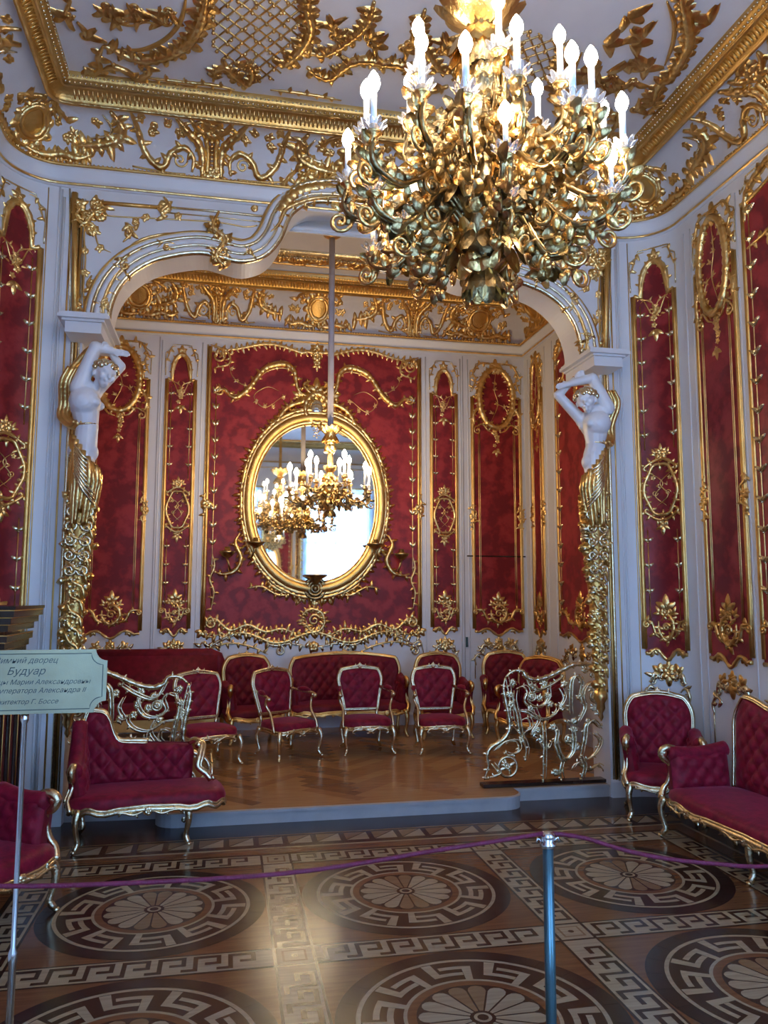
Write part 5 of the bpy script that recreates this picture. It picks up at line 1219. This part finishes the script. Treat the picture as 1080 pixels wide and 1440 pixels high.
def railing(side, label):
    T = (lambda L: [RZ(*p) for p in L]) if side > 0 else (lambda L: [(2*CX-a, b) for a, b in [RZ(*p) for p in L]])
    base = T([(500, 975)])[0]; r = empty('gilt_railing', (base[0], 6.18, DZ), label, 'railing')
    g = WB(lambda u, v, d=0: np.array((u, 6.18-d, v))); MB.g = 1.15
    for k, (L, rad) in enumerate(RS[:2]): g.roc(T(L), rad*1.2, .034, 0, 'sgold', .06, 0, dens=2)
    g.st([(T([(955, 160)])[0][0], DZ), (T([(955, 160)])[0][0], T([(955, 160)])[0][1])], .014, 'sgold', 0, 0, step=.5); g.build('frame', r)
    g = WB(g.mp)
    for k, (L, rad) in enumerate(RS[2:]):
        q = g.roc(T(L), rad*1.3, .030, 0, 'sgold', .06, 0)
        e_ = q[-1]; g.ball(g.mp(e_[0], e_[1], 0), rad*1.7, 'sgold', 7, 5); g.st([(p[0]+.022, p[1]+.012) for p in T(L)], rad*.7, 'sgold', 1, .012)
    for (x, y, R, rad) in ((265, 875, 66, .011), (875, 390, 42, .010), (430, 390, 30, .007), (690, 690, 34, .007), (470, 620, 22, .006)):
        u, v = T([(x, y)])[0]; Rm = R/4.909/1104*6.4; g.st([(u+Rm*math.cos(a), v+Rm*math.sin(a)) for a in [2*PI*q/20 for q in range(20)]], rad, 'sgold', 0, 0, closed=True, raw=True)
        g.flower(u, v, .028, 'sgold');
        for a in range(4): g.leaf(u, v, a*PI/2+.4, Rm, .02, .012, 'sgold', 0)
    for (x, y) in ((300, 290), (290, 380), (285, 450), (450, 330), (520, 300), (660, 300), (800, 210), (850, 240), (780, 380), (640, 470), (580, 600), (720, 560), (450, 640), (500, 690), (600, 700), (740, 740), (860, 470), (900, 500), (420, 480), (250, 860), (360, 690), (540, 380), (560, 440), (480, 400), (820, 560), (850, 330), (600, 910), (730, 620)):
        u, v = T([(x, y)])[0]; g.flower(u, v, .026, 'sgold'); g.spray(u, v, random.random()*6, .05, 3, 'sgold')
    g.build('scrollwork', r)
    g = WB(); a, b = sorted((T([(85, 975)])[0][0], T([(960, 975)])[0][0])); g.box((a, 6.13, DZ), (b, 6.23, DZ+.025), 'lacq'); g.build('base_plate', r, False); MB.g = 1.0
railing(1, 'pale gilt openwork scroll railing on the dais edge before the right statue'); railing(-1, 'pale gilt openwork scroll railing on the dais edge behind the settee')
# ------------------------------------------------------------------ chandeliers
def chandelier(name, label, X, Y, tiers, scale, ztop, zceil, body, leafk=1.0, bulb='bulb', sleeve=None):
    root = empty(name, (X, Y, body[0][1]), label, 'chandelier'); z0 = body[0][1]
    b = MB(); b.lathe((0, 0, -z0), body, 20, 'bronze', .08, 10)
    # leaf skirts round the body
    for k, (r_, z_, L, n_) in enumerate([(body[i][0], body[i][1], .10*leafk, 12) for i in range(1, len(body)-1)]):
        for q in range(n_):
            a = 2*PI*(q+.5*(k % 2))/n_; ca, sa = math.cos(a), math.sin(a)
            b.mp = lambda u, v, d=0, ca=ca, sa=sa, r_=r_, z_=z_: np.array(((r_+d+v*0+abs(v)*.5)*ca-u*sa, (r_+d+abs(v)*.5)*sa+u*ca, z_-z0+v))
            b.leaf(0, 0, PI/2 if k % 3 else -PI/2, L*1.1, L*.5, L*.2, 'bronze' if (q+k) % 3 else 'gold', 0)
            if k % 2 == 0: b.leaf(0, 0, random.uniform(0, PI), L*.9, L*.4, L*.3, 'gold', 0)
    b.build('body', root)
    s = MB();
    if sleeve: s.tube([(0, 0, ztop-z0), (0, 0, zceil-z0)], sleeve, 12, 'sleeve'); s.lathe((0, 0, ztop-z0-.06), [(.03, -.06), (.05, -.02), (.035, .02), (.055, .05), (.03, .08)], 14, 'gold', .1, 8); s.lathe((0, 0, zceil-z0-.05), [(.04, 0), (.09, .03), (.10, .05)], 16, 'gold')
    else:
        n_ = 60; P = [(0, 0, body[-1][1]-z0+(zceil-body[-1][1])*i/n_) for i in range(n_+1)]; s.tube(P, [.024 if i % 2 else .034 for i in range(n_+1)], 10, 'gold2'); s.lathe((0, 0, zceil-z0-.06), [(.05, 0), (.16, .04), (.18, .06)], 20, 'gold', .1, 10)
    s.build('stem', root)
    c = MB(); zc_ = ztop-z0
    for j, (L, dr_) in enumerate(((.20*scale, .10), (.15*scale, .16), (.16*scale, -.12))):
        for q in range(12):
            a = 2*PI*(q+.5*j)/12; ca, sa = math.cos(a), math.sin(a); c.mp = lambda u, v, d=0, ca=ca, sa=sa, dr_=dr_: np.array(((.03+d+abs(v)*(.9 if dr_ > 0 else .7))*ca-u*sa, (.03+d+abs(v)*(.9 if dr_ > 0 else .7))*sa+u*ca, zc_+v*(.8 if dr_ > 0 else 1.0)))
            c.leaf(0, 0, PI/2 if dr_ > 0 else -PI/2, L, L*.36, L*.2, 'gold')
    c.lathe((0, 0, zc_), [(.03, -.10), (.07, -.04), (.05, 0), (.08, .03), (.04, .06)], 14, 'gold', .1, 8); c.build('crown', root)
    for ti, (n_, R, zb, zl, r_in, z_in, ph, cand) in enumerate(tiers):
        proto = None
        for k in range(n_):
            rot = ph+2*PI*k/n_
            if proto is None:
                A = MB(lambda u, v, d=0: np.array((u, d, v-z0))); zz = zb; MB.g = 1.0
                dip = min(z_in, zl)-.05
                L = [(r_in, z_in), (r_in+(R-r_in)*.25, z_in+.07*leafk), (r_in+(R-r_in)*.5, (z_in+zl)/2-.02), (r_in+(R-r_in)*.72, zl-.07*leafk), (R-.02, zl-.05*leafk), (R+.015*leafk, zl), (R, zb-.03)]
                for dd in (-.012, .012): A.st(L, .012*leafk, 'bronze', 0, dd, 6, .02)
                q = cr(L, .02)
                for i in range(1, len(q)-1):
                    t_ = q[i]-q[i-1]; a = math.atan2(t_[1], t_[0])
                    for sgd in (-1, 1):
                        if (i+sgd) % 3 == 0: A.leaf(q[i][0], q[i][1], a+sgd*random.uniform(.5, 1.5), .075*leafk, .028*leafk, sgd*.028*leafk, random.choice(('bronze', 'gold', 'bronze')), sgd*.01)
                A.mp = lambda u, v, d=0: np.array((u, d, v-z0))
                A.vol(r_in+(R-r_in)*.35, z_in-.04*leafk, .045*leafk, PI/2, -1, 1.4, .010*leafk, 'bronze', 0); A.vol(R+.03*leafk, zl-.07*leafk, .05*leafk, PI, 1, 1.3, .009*leafk, 'gold', 0)
                for j in range(3):
                    u, v = r_in+(R-r_in)*random.uniform(.4, 1), zl-random.uniform(.02, .12)*leafk; A.ball(A.mp(u, v, random.uniform(-.03, .03)), .02*leafk, 'gold', 6, 5)
                    for w_ in range(2): A.leaf(u, v, random.random()*6.28, .07*leafk, .035*leafk, .03, 'bronze', random.uniform(-.03, .03))
                A.lathe((R, 0, zb-z0), [(.008, -.05), (.022, -.04), (.012, -.02), (.03, -.005), (.034, .0), (.016, .004), (.018, .03), (.014, .035)], 10, 'gold')
                arm = A.build('arm', root)
                cr_ = MB();
                for q2 in range(9):
                    a = 2*PI*q2/9; ca, sa = math.cos(a), math.sin(a); cr_.mp = lambda u, v, d=0, ca=ca, sa=sa: np.array((R+(.014+d*0+v*.75)*ca-u*sa, (.014+v*.75)*sa+u*ca, zb-z0+.005+v*.62+d))
                    cr_.leaf(0, 0, PI/2, .060*leafk**.5, .020, .008, 'crystal', 0)
                cr_.build('drip_pan', arm)
                cn = MB(); cn.lathe((R, 0, zb-z0), [(.0125*cand, .02), (.0125*cand, .165*cand)], 10, 'candle'); cn.build('candle', arm)
                bl = MB(); zb_ = zb-z0+.163*cand; bl.lathe((R, 0, zb_), [(.010, 0), (.019, .012), (.0255, .032), (.023, .052), (.013, .072), (.003, .086)], 12, bulb); bl.build('bulb', arm)
                proto = arm; arm.rotation_euler = (0, 0, rot)
            else:
                o = proto.copy(); COL.objects.link(o); o.rotation_euler = (0, 0, rot)
                for chd in list(proto.children): c2 = chd.copy(); COL.objects.link(c2); c2.parent = o
    return root
BODY = [(.005, 2.87), (.04, 2.92), (.02, 2.96), (.08, 3.01), (.12, 3.05), (.09, 3.12), (.14, 3.18), (.17, 3.24), (.13, 3.30), (.16, 3.36), (.11, 3.44), (.07, 3.52), (.05, 3.62), (.05, 3.70), (.04, 3.82), (.045, 3.94)]
chandelier('chandelier', 'huge gilt bronze chandelier with many lit candles hanging over the front room', 1.0, 2.94,
    [(9, .56, 3.31, 3.22, .12, 3.24, .10, 1.0), (9, .50, 3.41, 3.30, .12, 3.32, .10+PI/9, 1.0), (6, .33, 3.64, 3.50, .08, 3.50, .4, 1.05), (6, .52, 3.11, 3.09, .10, 3.14, .35, .75), (5, .34, 3.05, 3.03, .08, 3.08, .87, .75)], 1.0, 3.99, CZ, BODY, 1.0)
AB = [(.004, 2.44), (.03, 2.47), (.02, 2.50), (.07, 2.54), (.10, 2.58), (.07, 2.63), (.05, 2.70), (.06, 2.78), (.03, 2.85), (.025, 3.05), (.03, 3.2)]
chandelier('small_chandelier', 'smaller lit chandelier on a pale sleeved rod before the oval mirror', 1.0, 7.8, [(8, .41, 2.66, 2.58, .06, 2.58, .1, 1.15), (4, .24, 2.78, 2.68, .05, 2.66, .5, 1.15)], .55, 3.24, ACZT, AB, .7, 'bulb2', .031)
# ------------------------------------------------------------------ barrier, sign, cabinet
sx, sy = atY(770, 1168, 2.3)[0], 2.3; stn = empty('barrier_post', (sx, sy, 0), 'blued steel barrier post holding the magenta rope in the foreground', 'barrier post')
g = MB(); g.lathe((0, 0, 0), [(.016, .02), (.016, .86)], 16, 'steel'); g.build('pole', stn)
g = MB(); g.lathe((0, 0, 0), [(.02, .855), (.024, .86), (.024, .872), (.018, .875), (.024, .888), (.02, .90), (.004, .904)], 16, 'steelc'); g.tube([(-.02, 0, .875), (-.032, 0, .885), (-.036, 0, .87)], .004, 6, 'steelc'); g.tube([(.02, 0, .875), (.032, 0, .885), (.036, 0, .87)], .004, 6, 'steelc'); g.build('cap', stn)
g = MB(); g.lathe((0, 0, 0), [(.15, 0), (.15, .012), (.13, .02), (.03, .03), (.02, .05)], 28, 'steel'); g.build('base', stn)
def rope(pts, label):
    P = [atY(x, y, 2.3+dy) for x, y, dy in pts]; q = cr(P, .03); g = MB(); g.tube(q, .0065, 8, 'rope'); o = g.build('barrier_rope'); tag(o, label, 'rope', 'magenta barrier ropes')
rope([(763, 1172, 0), (690, 1184, -.02), (600, 1198, -.03), (500, 1215, -.04), (380, 1230, -.04), (200, 1241, -.03), (0, 1246, 0), (-200, 1236, .05)], 'magenta barrier rope sagging from the post to the left')
rope([(777, 1172, 0), (820, 1178, -.01), (880, 1196, -.02), (940, 1208, -.02), (1010, 1215, -.02), (1080, 1218, 0), (1250, 1205, .05)], 'magenta barrier rope running from the post to the right')
Ys = 2.6; pc_ = atY(36, 960, Ys); px0 = pc_[0]; sign = empty('sign_stand', (px0, Ys, 0), 'brass plate sign with engraved Russian text on a thin pole', 'sign')
zt_, zb_ = atY(36, 914, Ys)[2], atY(36, 1004, Ys)[2]; xr = atY(150, 960, Ys)[0]-px0; hwid = xr
ol = []; nch = .035
zc2 = (zt_+zb_)/2; hh = (zt_-zb_)/2
def notch(w_, h_, n_, k=6):
    P = []
    for sx_, sy_ in ((1, 1), (-1, 1), (-1, -1), (1, -1)):
        cx_, cz_ = sx_*w_, sy_*h_; a0 = math.atan2(-sy_, 0) if False else 0
        A_ = [(cx_-sx_*n_*math.cos(t), cz_-sy_*n_*math.sin(t)) for t in [PI/2*i/k for i in range(k+1)]]
        # concave corner: from the side point to the top point
        A_ = A_ if sx_*sy_ < 0 else A_[::-1]
        P += A_ if (sx_, sy_) in ((1, 1), (-1, -1), (-1, 1), (1, -1)) else A_
    return P
P = notch(hwid, hh, nch); P = [np.array(p) for p in P]
P.sort(key=lambda p: math.atan2(p[1]/hh, p[0]/hwid))
g = MB(); n_ = len(P); vs = [(p[0], -.004, zc2+p[1]) for p in P]+[(p[0], .004, zc2+p[1]) for p in P]
g.add(vs, [list(range(n_)), list(range(2*n_-1, n_-1, -1))]+[[i, n_+i, n_+(i+1) % n_, (i+1) % n_] for i in range(n_)], 'brass'); pl = g.build('plate', sign, False)
g = MB(); Q = notch(hwid-.012, hh-.012, nch); Q = [np.array(p) for p in Q]; Q.sort(key=lambda p: math.atan2(p[1]/hh, p[0]/hwid)); g.tube([(p[0], -.0045, zc2+p[1]) for p in Q], .0012, 4, 'ink', closed=True); g.build('border_line', pl)
def text(s, x, z, size, parent, sh=.35):
    cu = bpy.data.curves.new('t', 'FONT'); cu.body = s; cu.size = size; cu.align_x = 'CENTER'; cu.shear = sh; cu.resolution_u = 4
    o = bpy.data.objects.new('t', cu); COL.objects.link(o); dg = bpy.context.evaluated_depsgraph_get(); me = bpy.data.meshes.new_from_object(o.evaluated_get(dg)); bpy.data.objects.remove(o)
    me.materials.clear(); me.materials.append(M['ink']); t = bpy.data.objects.new('engraved_text', me); COL.objects.link(t); t.rotation_euler = (PI/2, 0, 0); t.location = (x, -.0052, z); t.parent = parent
for s_, dz_, sz in (('Зимний дворец', .062, .026), ('Будуар', .024, .034), ('императрицы Марии Александровны', -.008, .0225), ('супруги императора Александра II', -.036, .0225), ('архитектор Г. Боссе', -.072, .0215)): text(s_, 0, zc2+dz_*hh/.105, sz*hh/.105, pl)
g = MB(); g.lathe((0, .012, 0), [(.011, .03), (.011, .52), (.014, .53), (.014, .555), (.008, .57), (.008, zb_-.03), (.012, zb_-.02), (.012, zb_+.0)], 12, 'steelc'); g.box((-.012, .004, zb_-.005), (.012, .012, zb_+.05), 'steelc'); g.build('pole', sign)
g = MB(); g.lathe((0, .012, 0), [(.13, 0), (.13, .012), (.10, .022), (.02, .03)], 28, 'steelc'); g.build('base', sign)
# black lacquer cabinet by the left wall
kx, ky = -1.41, 5.14; cab = empty('lacquer_cabinet', (kx, ky, 0), 'dark lacquered cabinet with gilt lines and stepped cornice behind the sign', 'cabinet')
g = MB(); g.box((-.20, -.26, .08), (.20, .26, 1.22), 'lacq'); g.box((-.22, -.28, 0), (.22, .28, .08), 'lacq'); g.build('body', cab, False)
g = MB()
for k, (e_, z) in enumerate(((.01, 1.22), (.025, 1.26), (.045, 1.30), (.05, 1.36), (.075, 1.40), (.10, 1.44))): g.box((-.20-e_*.4, -.26-e_, z), (.20+e_, .26+e_, z+.043), 'lacq'); g.box((-.20-e_*.4-.002, -.262-e_, z+.034), (.202+e_, .262+e_, z+.040), 'gold2')
g.box((-.25, -.37, 1.483), (.31, .37, 1.50), 'lacq'); g.build('cornice', cab, False)
for x, y in ((.21, -.24), (.21, .24), (-.16, -.27), (.21, -.08), (.21, .09)):
    g = MB(); g.lathe((x, y, 0), [(.03, .08), (.03, .12), (.02, .14), (.02, 1.12), (.03, 1.14), (.032, 1.22)], 10, 'lacq'); g.tube([(x+.021, y, .14), (x+.021, y, 1.12)], .003, 4, 'gold2'); g.build('column', cab)
g = MB(); g.box((.20, -.21, .30), (.205, .21, 1.1), 'redlacq'); g.box((-.13, -.265, .30), (.17, -.26, 1.1), 'redlacq')
for z in (.30, 1.10): g.box((-.14, -.268, z-.006), (.18, -.26, z+.006), 'gold2')
for x in (-.14, .18): g.box((x-.005, -.268, .3), (x+.005, -.26, 1.1), 'gold2')
g.build('door', cab, False); cab.scale = (.8, 1, 1.03)
# ------------------------------------------------------------------ world and colour
wd = bpy.data.worlds.new('world'); S.world = wd; wd.use_nodes = True
wd.node_tree.nodes['Background'].inputs['Color'].default_value = (.5, .7, 1, 1); wd.node_tree.nodes['Background'].inputs['Strength'].default_value = .3
S.view_settings.view_transform = 'Standard'; S.view_settings.look = 'None'; S.view_settings.gamma = 1; S.view_settings.use_curve_mapping = False
S.view_settings.exposure = 1.2
try:
    S.cycles.use_denoising = True; S.cycles.max_bounces = 8
except Exception: pass
